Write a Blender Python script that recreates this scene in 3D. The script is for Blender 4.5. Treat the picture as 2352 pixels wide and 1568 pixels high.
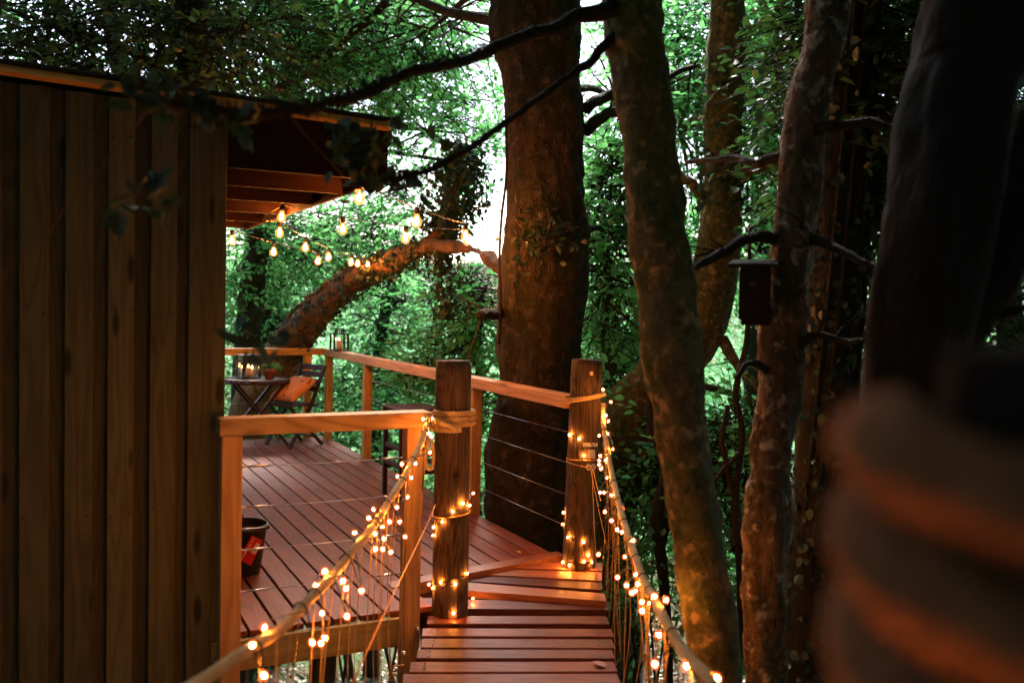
import bpy, bmesh, math, random
import numpy as np
from mathutils import Vector

for o in list(bpy.data.objects):
    bpy.data.objects.remove(o, do_unlink=True)
SC = bpy.context.scene
COL = SC.collection
rad = math.radians

# ------------------------------------------------------------------ camera
FP, CX, CY, EYE = 2100.0, 1176.0, 784.0, 1.57          # survey of the place: focal length in px of a 2352 px wide frame
PIT, ROL = math.atan(81 / FP), rad(1.3)
f0 = np.array([0, math.cos(PIT), -math.sin(PIT)])
r0 = np.array([1.0, 0, 0]); u0 = np.array([0, math.sin(PIT), math.cos(PIT)])
RT = math.cos(ROL) * r0 + math.sin(ROL) * u0
UP = -math.sin(ROL) * r0 + math.cos(ROL) * u0
CAM = np.array([0, 0, EYE])
cd = bpy.data.cameras.new('camera'); cam = bpy.data.objects.new('camera', cd); COL.objects.link(cam)
from mathutils import Matrix
m = Matrix(((RT[0], UP[0], -f0[0], 0), (RT[1], UP[1], -f0[1], 0), (RT[2], UP[2], -f0[2], EYE), (0, 0, 0, 1)))
cam.matrix_world = m
cd.sensor_width = 36; cd.lens = 36 * FP / 2352; cd.clip_start = 0.05; cd.clip_end = 2000
cd.dof.use_dof = True; cd.dof.focus_distance = 5.6; cd.dof.aperture_fstop = 2.0; cd.dof.aperture_blades = 9
SC.camera = cam

# ------------------------------------------------------------------ sky, sun, exposure
W = bpy.data.worlds.new('World'); SC.world = W; W.use_nodes = True
nt = W.node_tree; nt.nodes.clear()
sky = nt.nodes.new('ShaderNodeTexSky'); sky.sky_type = 'NISHITA'; sky.sun_disc = False
sky.sun_elevation = rad(48); sky.sun_rotation = rad(-8); sky.air_density = 1.0; sky.dust_density = 2.0; sky.ozone_density = 1.2
bgn = nt.nodes.new('ShaderNodeBackground'); bgn.inputs[1].default_value = 0.115
wo = nt.nodes.new('ShaderNodeOutputWorld')
nt.links.new(sky.outputs[0], bgn.inputs[0]); nt.links.new(bgn.outputs[0], wo.inputs[0])
sd = bpy.data.lights.new('sun', 'SUN'); sd.energy = 4.5; sd.angle = rad(16); sd.color = (1, .95, .88)
so = bpy.data.objects.new('sun', sd); COL.objects.link(so)
so.rotation_euler = Vector((math.sin(rad(-8)) * math.cos(rad(48)), math.cos(rad(-8)) * math.cos(rad(48)), math.sin(rad(48)))).to_track_quat('Z', 'Y').to_euler()
so.location = (0, 0, 30)
vs = SC.view_settings
vs.view_transform = 'Standard'; vs.look = 'None'; vs.gamma = 1; vs.use_curve_mapping = False; vs.exposure = 2.1
cy = SC.cycles
cy.max_bounces = 5; cy.diffuse_bounces = 2; cy.glossy_bounces = 2; cy.transmission_bounces = 3; cy.transparent_max_bounces = 8; cy.adaptive_threshold = .04
cy.sample_clamp_indirect = 4; cy.use_light_tree = True; cy.use_denoising = True; cy.caustics_reflective = False; cy.caustics_refractive = False

# ------------------------------------------------------------------ survey helpers
def ray(px, py): return f0 + (px - CX) / FP * RT + (CY - py) / FP * UP
def at(px, py, Y):
    d = ray(px, py); return CAM + d * (Y / d[1])
def onz(px, py, z):
    d = ray(px, py); return CAM + d * ((z - EYE) / d[2])
TH = math.atan2(1056, FP)                                # the deck is turned this much against the line of sight
EU = np.array([math.cos(TH), math.sin(TH), 0]); EV = np.array([-math.sin(TH), math.cos(TH), 0])
def D(u, v, z=0.0): return u * EU + v * EV + np.array([0, 0, z])
def toD(p): return float(np.dot(p, EU)), float(np.dot(p, EV))
rng = np.random.default_rng(7); R_ = random.Random(11)

# ------------------------------------------------------------------ object helpers
def tag(o, label=None, cat=None, group=None, kind=None):
    for k, v in (('label', label), ('category', cat), ('group', group), ('kind', kind)):
        if v: o[k] = v
    return o
def thing(name, label, cat, loc=(0, 0, 0), rz=0.0, group=None):
    o = bpy.data.objects.new(name, None); COL.objects.link(o); o.empty_display_size = .1
    o.location = [float(c) for c in loc]; o.rotation_euler = (0, 0, rz)
    return tag(o, label, cat, group)

class MB:
    def __init__(s): s.v, s.f, s.sm = [], [], []
    def add(s, vs, fs, smooth=False):
        n = len(s.v); s.v += [tuple(float(c) for c in p) for p in vs]
        s.f += [tuple(i + n for i in f) for f in fs]; s.sm += [smooth] * len(fs); return s
    def box(s, x0, x1, y0, y1, z0, z1, c=.003):
        lo, hi = (x0, y0, z0), (x1, y1, z1)
        c = min(c, .45 * min(hi[i] - lo[i] for i in range(3)))
        idx, vs, fs = {}, [], []
        for k in range(8):
            sg = [(k >> i) & 1 for i in range(3)]
            for a in range(3):
                p = [(hi[i] if sg[i] else lo[i]) + (0 if i == a else (-c if sg[i] else c)) for i in range(3)]
                idx[(sg[0], sg[1], sg[2], a)] = len(vs); vs.append(p)
        def key(d, a): return idx[(d[0], d[1], d[2], a)]
        for a in range(3):
            b_, c_ = [i for i in range(3) if i != a]
            for sa in (0, 1):
                q = []
                for sb, sc in ((0, 0), (1, 0), (1, 1), (0, 1)):
                    d = {a: sa, b_: sb, c_: sc}; q.append(key(d, a))
                fs.append(tuple(q))
        for c_ in range(3):
            a, b_ = [i for i in range(3) if i != c_]
            for sa in (0, 1):
                for sb in (0, 1):
                    d0 = {a: sa, b_: sb, c_: 0}; d1 = {a: sa, b_: sb, c_: 1}
                    fs.append((key(d0, a), key(d1, a), key(d1, b_), key(d0, b_)))
        for k in range(8):
            d = {i: (k >> i) & 1 for i in range(3)}
            fs.append((key(d, 0), key(d, 1), key(d, 2)))
        return s.add(vs, fs)
    def bar(s, a, b, w, h, upv=(0, 0, 1), c=.002):
        a, b = Vector([float(q) for q in a]), Vector([float(q) for q in b]); d = b - a; L = d.length; d.normalize()
        u = Vector(upv); x = d.cross(u)
        if x.length < 1e-4: x = d.cross(Vector((1, 0, 0)))
        x.normalize(); z = x.cross(d)
        t = MB().box(-w / 2, w / 2, 0, L, -h / 2, h / 2, c)
        return s.add([a + x * p[0] + d * p[1] + z * p[2] for p in t.v], t.f)
    def prism(s, pts, z0, z1):
        n = len(pts)
        vs = [(p[0], p[1], z0) for p in pts] + [(p[0], p[1], z1) for p in pts]
        fs = [tuple(range(n)), tuple(range(n, 2 * n))] + [(i, (i + 1) % n, n + (i + 1) % n, n + i) for i in range(n)]
        return s.add(vs, fs)
    def tube(s, pts, rs, n=8, cap=True, smooth=True, bump=None):
        P = np.array([[float(c) for c in p] for p in pts]); m_ = len(P)
        if np.isscalar(rs): rs = [rs] * m_
        T = np.gradient(P, axis=0); T /= np.linalg.norm(T, axis=1)[:, None] + 1e-12
        ref = np.array([0, 0, 1.0]) if abs(T[0][2]) < .9 else np.array([1.0, 0, 0])
        x = np.cross(T[0], ref); x /= np.linalg.norm(x)
        vs = []
        for i in range(m_):
            x = x - T[i] * np.dot(x, T[i]); x /= np.linalg.norm(x) + 1e-12
            y = np.cross(T[i], x)
            for k in range(n):
                a = 2 * math.pi * k / n
                r = rs[i] * (bump(i, a) if bump else 1)
                vs.append(P[i] + r * (math.cos(a) * x + math.sin(a) * y))
        fs = [(i * n + k, i * n + (k + 1) % n, (i + 1) * n + (k + 1) % n, (i + 1) * n + k) for i in range(m_ - 1) for k in range(n)]
        if cap: fs += [tuple(range(n)), tuple(range((m_ - 1) * n, m_ * n))]
        return s.add(vs, fs, smooth)
    def lathe(s, prof, n=20, c=(0, 0, 0), smooth=True):
        vs = [(c[0] + r * math.cos(2 * math.pi * k / n), c[1] + r * math.sin(2 * math.pi * k / n), c[2] + z) for r, z in prof for k in range(n)]
        fs = [(i * n + k, i * n + (k + 1) % n, (i + 1) * n + (k + 1) % n, (i + 1) * n + k) for i in range(len(prof) - 1) for k in range(n)]
        return s.add(vs, fs, smooth)
    def ball(s, c, r, n=8, sz=1.0):
        prof = [(max(1e-5, r * math.sin(math.pi * i / n)), -r * sz * math.cos(math.pi * i / n)) for i in range(n + 1)]
        return s.lathe(prof, n + 2, c)
    def obj(s, name, mat, parent=None, fix=True):
        me = bpy.data.meshes.new(name); me.from_pydata(s.v, [], s.f); me.polygons.foreach_set('use_smooth', s.sm)
        if fix:
            bm = bmesh.new(); bm.from_mesh(me); bmesh.ops.recalc_face_normals(bm, faces=bm.faces); bm.to_mesh(me); bm.free()
        me.materials.append(mat); me.update()
        o = bpy.data.objects.new(name, me); COL.objects.link(o); o.parent = parent
        return o

def smooth_path(pts, n=8):
    P = np.array([[float(c) for c in p] for p in pts])
    Q = np.vstack([2 * P[0] - P[1], P, 2 * P[-1] - P[-2]]); out = []
    for i in range(1, len(Q) - 2):
        for t in np.linspace(0, 1, n, endpoint=False):
            a, b, c, d = Q[i - 1], Q[i], Q[i + 1], Q[i + 2]
            out.append(.5 * ((2 * b) + (-a + c) * t + (2 * a - 5 * b + 4 * c - d) * t ** 2 + (-a + 3 * b - 3 * c + d) * t ** 3))
    out.append(Q[-2]); return np.array(out)

# ------------------------------------------------------------------ materials
class NT:
    def __init__(s, name):
        s.m = bpy.data.materials.new(name); s.m.use_nodes = True; s.t = s.m.node_tree; s.t.nodes.clear()
        s.out = s.t.nodes.new('ShaderNodeOutputMaterial')
    def n(s, typ, **k):
        o = s.t.nodes.new('ShaderNode' + typ)
        for a, v in k.items():
            if isinstance(a, str) and a.startswith('_'): setattr(o, a[1:], v)
        return o
    def link(s, a, b): s.t.links.new(a, b)
    def val(s, sock, v):
        if hasattr(v, 'links') or hasattr(v, 'is_linked'): s.link(v, sock)
        else: sock.default_value = v
    def math(s, op, a, b=None, clamp=False):
        o = s.n('Math', _operation=op, _use_clamp=clamp); s.val(o.inputs[0], a)
        if b is not None: s.val(o.inputs[1], b)
        return o.outputs[0]
    def vmul(s, a, v):
        o = s.n('VectorMath', _operation='MULTIPLY'); s.link(a, o.inputs[0]); s.val(o.inputs[1], v); return o.outputs[0]
    def vadd(s, a, b):
        o = s.n('VectorMath', _operation='ADD'); s.link(a, o.inputs[0]); s.val(o.inputs[1], b); return o.outputs[0]
    def noise(s, vec, scale, detail=3, rough=.5, dist=0):
        o = s.n('TexNoise'); s.link(vec, o.inputs['Vector']); o.inputs['Scale'].default_value = scale
        o.inputs['Detail'].default_value = detail; o.inputs['Roughness'].default_value = rough; o.inputs['Distortion'].default_value = dist
        return o.outputs[0]
    def ramp(s, fac, stops):
        o = s.n('ValToRGB'); s.link(fac, o.inputs[0]); el = o.color_ramp.elements
        while len(el) < len(stops): el.new(.5)
        for e, (p, c) in zip(el, stops):
            e.position = p; e.color = (c, c, c, 1) if np.isscalar(c) else (*c, 1)
        return o.outputs[0]
    def mix(s, fac, a, b, mode='MIX'):
        o = s.n('Mix', _data_type='RGBA', _blend_type=mode); s.val(o.inputs[0], fac)
        for k, v in ((6, a), (7, b)):
            if isinstance(v, tuple): o.inputs[k].default_value = (*v, 1) if len(v) == 3 else v
            else: s.link(v, o.inputs[k])
        return o.outputs[2]
    def pbsdf(s, col, rough=.6, spec=.4, metal=0.0, bump=None, bs=.3, bd=.01):
        p = s.n('BsdfPrincipled')
        if isinstance(col, tuple): p.inputs['Base Color'].default_value = (*col, 1)
        else: s.link(col, p.inputs['Base Color'])
        s.val(p.inputs['Roughness'], rough); p.inputs['Specular IOR Level'].default_value = spec; p.inputs['Metallic'].default_value = metal
        if bump is not None:
            b = s.n('Bump'); b.inputs['Strength'].default_value = bs; b.inputs['Distance'].default_value = bd
            s.link(bump, b.inputs['Height']); s.link(b.outputs[0], p.inputs['Normal'])
        s.link(p.outputs[0], s.out.inputs[0]); return p

def wood(name, c1, c2, axis=1, rough=.55, spec=.4, knots=.6, lines=11, var=.35, bs=.25, wear=None, scale=1.0):
    t = NT(name); tc = t.n('TexCoord'); oi = t.n('ObjectInfo')
    rnd = oi.outputs['Random']
    off = t.math('MULTIPLY', rnd, 47.0)
    cmb = t.n('CombineXYZ'); [t.link(off, cmb.inputs[i]) for i in range(3)]
    sc = [9.0 * scale] * 3; sc[axis] = .8 * scale
    base = t.vadd(t.vmul(tc.outputs['Object'], tuple(sc)), cmb.outputs[0])
    n1 = t.noise(base, 1.0, 2, .45, .5)
    gr = t.math('PINGPONG', t.math('MULTIPLY', n1, float(lines)), .5)
    gr = t.ramp(gr, [(0, 0.0), (.28, .75), (.5, 1.0)])
    s2 = [160.0] * 3; s2[axis] = 5.0
    fine = t.noise(t.vadd(t.vmul(tc.outputs['Object'], tuple(s2)), cmb.outputs[0]), 1.0, 3, .6)
    s3 = [8.0] * 3; s3[axis] = 2.2
    vor = t.n('TexVoronoi'); t.link(t.vadd(t.vmul(tc.outputs['Object'], tuple(s3)), cmb.outputs[0]), vor.inputs['Vector']); vor.inputs['Scale'].default_value = 1.0
    kn = t.ramp(vor.outputs['Distance'], [(.0, 0.0), (.10, .12), (.19, 1.0)])
    big = t.noise(t.vadd(tc.outputs['Object'], cmb.outputs[0]), 3.0, 4, .6)
    col = t.mix(gr, c2, c1)
    col = t.mix(t.ramp(fine, [(.3, 0.0), (.7, .45)]), col, c2)
    dk = tuple(q * .16 for q in c2)
    col = t.mix(t.math('MULTIPLY', t.math('SUBTRACT', 1.0, kn), knots), col, dk)
    br = t.math('ADD', t.math('MULTIPLY', rnd, var), t.math('ADD', 1 - var * .5 - .25, t.math('MULTIPLY', big, .5)))
    hs = t.n('HueSaturation'); t.link(col, hs.inputs['Color']); t.link(br, hs.inputs['Value'])
    col = hs.outputs[0]
    if wear:
        wn = t.noise(t.vadd(tc.outputs['Object'], cmb.outputs[0]), 5.0, 6, .7, .3)
        col = t.mix(t.ramp(wn, [(.5, 0.0), (.68, .8)]), col, wear)
    ht = t.math('ADD', t.math('MULTIPLY', fine, .5), t.math('MULTIPLY', gr, .5))
    rg = t.math('ADD', rough - .12, t.math('MULTIPLY', big, .24))
    t.pbsdf(col, rg, spec, 0, ht, bs, .002); return t.m

def bark(name, c1, c2, moss=(.05, .07, .012), mossamt=.5, rough=.85, sc=1.0, lichen=None, bs=.8, bd=.03, stretch=.25):
    t = NT(name); tc = t.n('TexCoord'); ob = tc.outputs['Object']
    st = t.vmul(ob, (1, 1, stretch))
    n1 = t.noise(st, 9 * sc, 8, .68, .4); n2 = t.noise(ob, 2.2 * sc, 4, .6, .3)
    v = t.n('TexVoronoi'); v.feature = 'DISTANCE_TO_EDGE'; t.link(st, v.inputs['Vector']); v.inputs['Scale'].default_value = 22 * sc
    cr = t.ramp(v.outputs[0], [(0, 0.0), (.12, 1.0)])
    col = t.mix(t.ramp(n1, [(.35, 0.0), (.65, 1.0)]), c2, c1)
    n3 = t.noise(ob, 1.3 * sc, 5, .65, .6)
    col = t.mix(t.math('MULTIPLY', t.ramp(n3, [(.5 - .25 * mossamt, 0.0), (.72, 1.0)]), .9), col, moss)
    if lichen:
        n4 = t.noise(ob, 7 * sc, 5, .6, .2)
        col = t.mix(t.ramp(n4, [(.55, 0.0), (.67, .85)]), col, lichen)
    ht = t.math('ADD', t.math('ADD', n1, t.math('MULTIPLY', cr, .15)), t.math('MULTIPLY', n2, .8))
    t.pbsdf(col, rough, .25, 0, ht, bs, bd); return t.m

def leafmat(name, dark, light, trans=.45, gloss=.06, rough=.4):
    t = NT(name); a = t.n('Attribute'); a.attribute_name = 'tint'
    col = t.mix(a.outputs['Fac'], dark, light)
    df = t.n('BsdfDiffuse'); t.link(col, df.inputs[0])
    tl = t.n('BsdfTranslucent'); hs = t.n('HueSaturation'); hs.inputs['Value'].default_value = 2.0; hs.inputs['Saturation'].default_value = 1.05; t.link(col, hs.inputs['Color']); t.link(hs.outputs[0], tl.inputs[0])
    mx = t.n('MixShader'); mx.inputs[0].default_value = trans; t.link(df.outputs[0], mx.inputs[1]); t.link(tl.outputs[0], mx.inputs[2])
    gl = t.n('BsdfGlossy'); gl.inputs['Roughness'].default_value = rough
    m2 = t.n('MixShader'); m2.inputs[0].default_value = gloss; t.link(mx.outputs[0], m2.inputs[1]); t.link(gl.outputs[0], m2.inputs[2])
    t.link(m2.outputs[0], t.out.inputs[0]); return t.m

def plain(name, c, rough=.5, spec=.5, metal=0.0, nz=.15, sc=20.0):
    t = NT(name); tc = t.n('TexCoord'); n = t.noise(tc.outputs['Object'], sc, 4, .6)
    col = t.mix(t.ramp(n, [(.3, 0.0), (.75, 1.0)]), tuple(q * (1 - nz * 1.6) for q in c), tuple(min(1, q * (1 + nz)) for q in c))
    t.pbsdf(col, rough, spec, metal, n, .1, .002); return t.m

def emit(name, c, s):
    t = NT(name); e = t.n('Emission'); e.inputs[0].default_value = (*c, 1); e.inputs[1].default_value = s
    t.link(e.outputs[0], t.out.inputs[0]); return t.m

M = {}
M['deck'] = wood('deck_wood', (.20, .052, .016), (.115, .028, .010), 1, .55, .16, .5, 9, .35, .2, wear=(.10, .028, .017))
M['bridge'] = wood('bridge_wood', (.115, .027, .013), (.06, .015, .008), 0, .55, .25, .4, 10, .45, .25)
M['bridge_new'] = wood('bridge_new_wood', (.30, .105, .036), (.17, .055, .02), 0, .5, .4, .5, 10, .3, .25)
M['railx'] = wood('rail_wood_across', (.56, .34, .13), (.30, .16, .05), 0, .6, .3, .6, 8, .2, .2)
M['raily'] = wood('rail_wood_along', (.62, .34, .13), (.42, .2, .065), 1, .6, .3, .6, 8, .2, .2)
M['railz'] = wood('post_wood', (.58, .33, .12), (.40, .2, .065), 2, .62, .3, .6, 8, .25, .25)
M['rim'] = wood('rim_wood', (.40, .30, .11), (.27, .19, .06), 0, .7, .25, .6, 7, .15, .2)
M['wall'] = wood('wall_wood', (.118, .110, .048), (.074, .066, .028), 2, .75, .2, .95, 7, .45, .3)
M['wallback'] = wood('wall_back_wood', (.07, .064, .03), (.045, .039, .018), 2, .75, .2, .8, 9, .4, .3)  # darker copy of the wall wood; recess shade put into its colour
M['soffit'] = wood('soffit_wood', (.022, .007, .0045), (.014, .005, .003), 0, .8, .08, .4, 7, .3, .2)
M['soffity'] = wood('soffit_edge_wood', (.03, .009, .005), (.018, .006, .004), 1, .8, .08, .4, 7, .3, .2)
M['fascia'] = wood('fascia_wood', (.85, .38, .05), (.72, .29, .035), 0, .5, .4, .3, 5, .05, .1)
M['logpost'] = wood('weathered_post_wood', (.125, .085, .055), (.032, .022, .015), 2, .85, .15, .8, 13, .2, 1.0, wear=(.06, .058, .04), scale=1.6)
M['darkwood'] = wood('dark_furniture_wood', (.040, .015, .010), (.022, .008, .006), 1, .6, .2, .2, 6, .3, .15)
M['boxwood'] = wood('bird_box_wood', (.022, .012, .008), (.012, .007, .005), 2, .7, .2, .2, 6, .2, .2)
M['felt'] = plain('roof_felt', (.02, .022, .02), .9, .2)
M['steel'] = plain('stainless_steel', (.55, .53, .5), .3, .5, 1.0, .1)
M['galv'] = plain('galvanised_plate', (.62, .62, .6), .5, .5, .35, .15, 60)
M['white'] = plain('white_plastic', (.75, .73, .68), .5, .4)
M['blackmetal'] = plain('black_metal', (.012, .011, .01), .4, .5)
M['blackcable'] = plain('black_cable', (.012, .01, .008), .5, .4)
M['bucket'] = plain('black_plastic', (.012, .012, .012), .45, .5, 0, .2, 8)
M['water'] = plain('murky_water', (.10, .055, .04), .06, .6, 0, .1, 6)
M['grip'] = plain('pale_wood_grip', (.45, .26, .12), .5)
M['red'] = plain('red_label', (.42, .012, .02), .4, .4, 0, .1)
M['ink'] = plain('black_ink', (.02, .02, .02), .6)
M['labelwhite'] = plain('white_ink', (.75, .68, .62), .5)
M['terracotta'] = plain('terracotta', (.45, .16, .07), .8, .2, 0, .3, 14)
M['soil'] = plain('soil', (.03, .02, .012), .95, .1)
M['wax'] = plain('candle_wax', (.80, .60, .42), .45, .4, 0, .05)
M['flame'] = emit('candle_flame', (1, .36, .08), 30)
M['yellowleaf'] = plain('yellow_leaf', (.65, .42, .04), .5)
M['brownleaf'] = plain('brown_leaf', (.16, .05, .02), .6)
M['darkpost'] = plain('darkened_post_wood', (.010, .007, .005), .9, .05)  # near-black colour keeps sky light from greying the near post
M['darkrope'] = plain('darkened_rope_fibre', (.22, .085, .034), .9, .1, 0, .3, 90)  # rope colour darkened to hold down the grey sky light on the coil
M['cord'] = plain('netting_cord', (.42, .27, .11), .8, .2, 0, .2, 60)
M['orangecord'] = plain('orange_cord', (.55, .27, .08), .7, .2)
M['bulb'] = emit('fairy_bulb_glow', (1, .29, .045), 520)
M['filament'] = emit('festoon_filament_glow', (1, .30, .05), 800)
WARM = (1, .40, .09)

t = NT('rope_fibre'); tc = t.n('TexCoord'); n = t.noise(tc.outputs['Object'], 260, 4, .7); n2 = t.noise(tc.outputs['Object'], 12, 3, .6)
col = t.mix(t.ramp(n, [(.3, 0.0), (.7, 1.0)]), (.42, .28, .13), (.72, .54, .30)); col = t.mix(t.ramp(n2, [(.4, 0.0), (.7, .5)]), col, (.25, .16, .08))
t.pbsdf(col, .9, .15, 0, n, .6, .002); M['rope'] = t.m

t = NT('glowing_bulb_glass'); tr = t.n('BsdfTransparent'); em = t.n('Emission'); em.inputs[0].default_value = (1, .26, .05, 1); em.inputs[1].default_value = .9  # amber glow of the bulb put into the glass as emission
mx = t.n('MixShader'); mx.inputs[0].default_value = .42; t.link(tr.outputs[0], mx.inputs[1]); t.link(em.outputs[0], mx.inputs[2])
gl = t.n('BsdfGlossy'); gl.inputs['Roughness'].default_value = .05; m2 = t.n('MixShader'); m2.inputs[0].default_value = .06
t.link(mx.outputs[0], m2.inputs[1]); t.link(gl.outputs[0], m2.inputs[2]); t.link(m2.outputs[0], t.out.inputs[0]); M['bulbglass'] = t.m
t = NT('fairy_halo_shell'); tr = t.n('BsdfTransparent'); em = t.n('Emission'); em.inputs[0].default_value = (1, .11, .022, 1); em.inputs[1].default_value = .95  # glowing shell stands in for the red lens halo round each bulb
mx = t.n('MixShader'); mx.inputs[0].default_value = .45; t.link(tr.outputs[0], mx.inputs[1]); t.link(em.outputs[0], mx.inputs[2]); t.link(mx.outputs[0], t.out.inputs[0]); M['bulbshell'] = t.m
t = NT('lantern_glass'); tr = t.n('BsdfTransparent'); gl = t.n('BsdfGlossy'); gl.inputs['Roughness'].default_value = .03
mx = t.n('MixShader'); mx.inputs[0].default_value = .10; t.link(tr.outputs[0], mx.inputs[1]); t.link(gl.outputs[0], mx.inputs[2]); t.link(mx.outputs[0], t.out.inputs[0]); M['glass'] = t.m

t = NT('cushion_cloth'); tc = t.n('TexCoord'); wv = t.noise(tc.outputs['Object'], 300, 2)
blot = t.noise(t.vmul(tc.outputs['Object'], (1, 1.6, 1)), 13, 3, .5, .8)
col = t.mix(t.ramp(blot, [(.62, 0.0), (.66, 1.0)]), (.62, .25, .10), (.20, .045, .02))
t.pbsdf(col, .85, .15, 0, wv, .3, .001); M['cushion'] = t.m
t = NT('rust_cloth'); tc = t.n('TexCoord'); wv = t.noise(tc.outputs['Object'], 250, 2); st = t.noise(t.vmul(tc.outputs['Object'], (6, 6, 6)), 1.0, 3)
col = t.mix(t.ramp(st, [(.4, 0.0), (.62, 1.0)]), (.16, .05, .025), (.34, .13, .06)); t.pbsdf(col, .9, .1, 0, wv, .3, .001); M['rustcloth'] = t.m
M['darkcloth'] = plain('black_cloth', (.012, .009, .008), .9, .1)

M['bark_main'] = bark('bark_great_beech', (.085, .045, .025), (.013, .009, .007), (.022, .032, .007), 1.0, .9, 1.7, (.10, .075, .055), 1.0, .045, .5)
M['bark_smooth'] = bark('bark_smooth_mossy', (.30, .19, .09), (.035, .022, .013), (.05, .09, .012), 1.2, .85, 2.4, (.45, .30, .12), 1.0, .03, .8)
M['bark_pale'] = bark('bark_pale_lichen', (.24, .15, .08), (.03, .02, .013), (.045, .045, .012), .6, .85, 2.4, (.50, .46, .34), 1.0, .03, .6)
M['paleStick'] = plain('bare_pale_wood', (.42, .40, .36), .8, .2, 0, .4, 12)
M['bark_lean'] = bark('bark_leaning', (.26, .14, .065), (.06, .032, .017), (.05, .05, .015), .3, .9, 1.5, None, 1.0, .04)
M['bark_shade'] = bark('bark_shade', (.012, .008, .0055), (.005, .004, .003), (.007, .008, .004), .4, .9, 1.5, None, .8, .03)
M['bark_dark'] = bark('bark_dark', (.035, .025, .018), (.013, .010, .007), (.022, .026, .008), .4, .9, 1.5, None, .8, .03)
M['leaf_beech'] = leafmat('leaf_beech', (.022, .085, .028), (.07, .21, .06), .58, .03)
M['leaf_bright'] = leafmat('leaf_bright', (.034, .145, .048), (.15, .37, .125), .62, .025)
M['leaf_dark'] = leafmat('leaf_dark', (.014, .040, .010), (.04, .095, .022), .35)
M['leaf_haze'] = leafmat('leaf_haze', (.11, .27, .13), (.25, .45, .24), .55, .02)  # valley haze put into the leaf colour as paleness
M['leaf_ivy'] = leafmat('leaf_ivy', (.008, .024, .011), (.022, .048, .018), .12, .04, .5)
M['leaf_holly'] = leafmat('leaf_holly', (.012, .032, .014), (.045, .07, .02), .12, .05, .45)
M['leaf_litter'] = leafmat('leaf_litter', (.10, .055, .03), (.26, .17, .10), .1)

# ------------------------------------------------------------------ foliage
def unit(a): return a / (np.linalg.norm(a, axis=-1, keepdims=True) + 1e-9)
def leaf_mesh(name, P, Dr, N, L, Wd, tint, mat, parent, extra=None):
    n = len(P); Dr = unit(Dr); S = unit(np.cross(Dr, N)); N = np.cross(S, Dr)
    L = L[:, None]; Wd = Wd[:, None]
    V = np.empty((n, 6, 3))
    V[:, 0] = P; V[:, 1] = P + Dr * L * .32 + S * Wd * .48 + N * Wd * .14; V[:, 2] = P + Dr * L * .70 + S * Wd * .38 + N * Wd * .08 - N * L * .03
    V[:, 3] = P + Dr * L - N * L * .10; V[:, 4] = P + Dr * L * .70 - S * Wd * .38 + N * Wd * .08 - N * L * .03; V[:, 5] = P + Dr * L * .32 - S * Wd * .48 + N * Wd * .14
    F = (np.arange(n) * 6)[:, None] + np.array([0, 1, 2, 3, 0, 3, 4, 5])
    me = bpy.data.meshes.new(name)
    me.vertices.add(n * 6); me.vertices.foreach_set('co', V.astype(np.float32).ravel())
    me.loops.add(n * 8); me.loops.foreach_set('vertex_index', F.astype(np.int32).ravel())
    me.polygons.add(n * 2); me.polygons.foreach_set('loop_start', np.arange(0, n * 8, 4, dtype=np.int32))
    a = me.attributes.new('tint', 'FLOAT', 'FACE'); a.data.foreach_set('value', np.repeat(tint, 2).astype(np.float32))
    me.update(calc_edges=True); me.materials.append(mat)
    o = bpy.data.objects.new(name, me); COL.objects.link(o); o.parent = parent; o['kind'] = 'stuff'
    return o
def ell(n, c, r, shell=.35):
    d = unit(rng.normal(size=(n, 3))); q = (shell + (1 - shell) * rng.random((n, 1)) ** .5)
    return np.array(c) + d * q * np.array(r)
def spray(cs, n, m, size, droop=.25, length=.5, flat=.5):
    """twigs scattered through crowns (c, r): each twig carries m leaves set left and right along it in a loose plane"""
    vol = np.array([np.prod(c[1]) for c in cs]); vol = vol / vol.sum(); starts, dirs = [], []
    for (c, r), k in zip(cs, rng.multinomial(n, vol)):
        p = ell(k, c, r); o = unit(p - np.array(c)) + rng.normal(size=(k, 3)) * .7; o[:, 2] = o[:, 2] * flat - droop
        starts.append(p); dirs.append(unit(o))
    S = np.vstack(starts); Dd = np.vstack(dirs); n = len(S)
    Lt = length * (.6 + .8 * rng.random((n, 1)))
    tt = (np.arange(m) + .5) / m
    P = S[:, None, :] + Dd[:, None, :] * (tt[None, :, None] * Lt[:, :, None]) + rng.normal(size=(n, m, 3)) * size * .25
    P[:, :, 2] -= droop * (tt[None, :] ** 2) * Lt * .5
    side = unit(np.cross(Dd, np.array([0, 0, 1.0])) + rng.normal(size=(n, 3)) * .25)
    sg = np.where(np.arange(m) % 2, 1.0, -1.0)[None, :, None]
    ld = unit(Dd[:, None, :] * .6 + side[:, None, :] * sg + rng.normal(size=(n, m, 3)) * .35)
    nn = unit(np.array([0, 0, 1.0]) + rng.normal(size=(n, m, 3)) * .55)
    L = size * (.45 + .95 * rng.random(n * m)); tint = np.clip(np.repeat(rng.random(n) * .6, m) + rng.random(n * m) * .45, 0, 1)
    ends = S + Dd * Lt; ends[:, 2] -= droop * Lt[:, 0] * .5
    return P.reshape(-1, 3), ld.reshape(-1, 3), nn.reshape(-1, 3), L, L * .62, tint, S, ends
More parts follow.
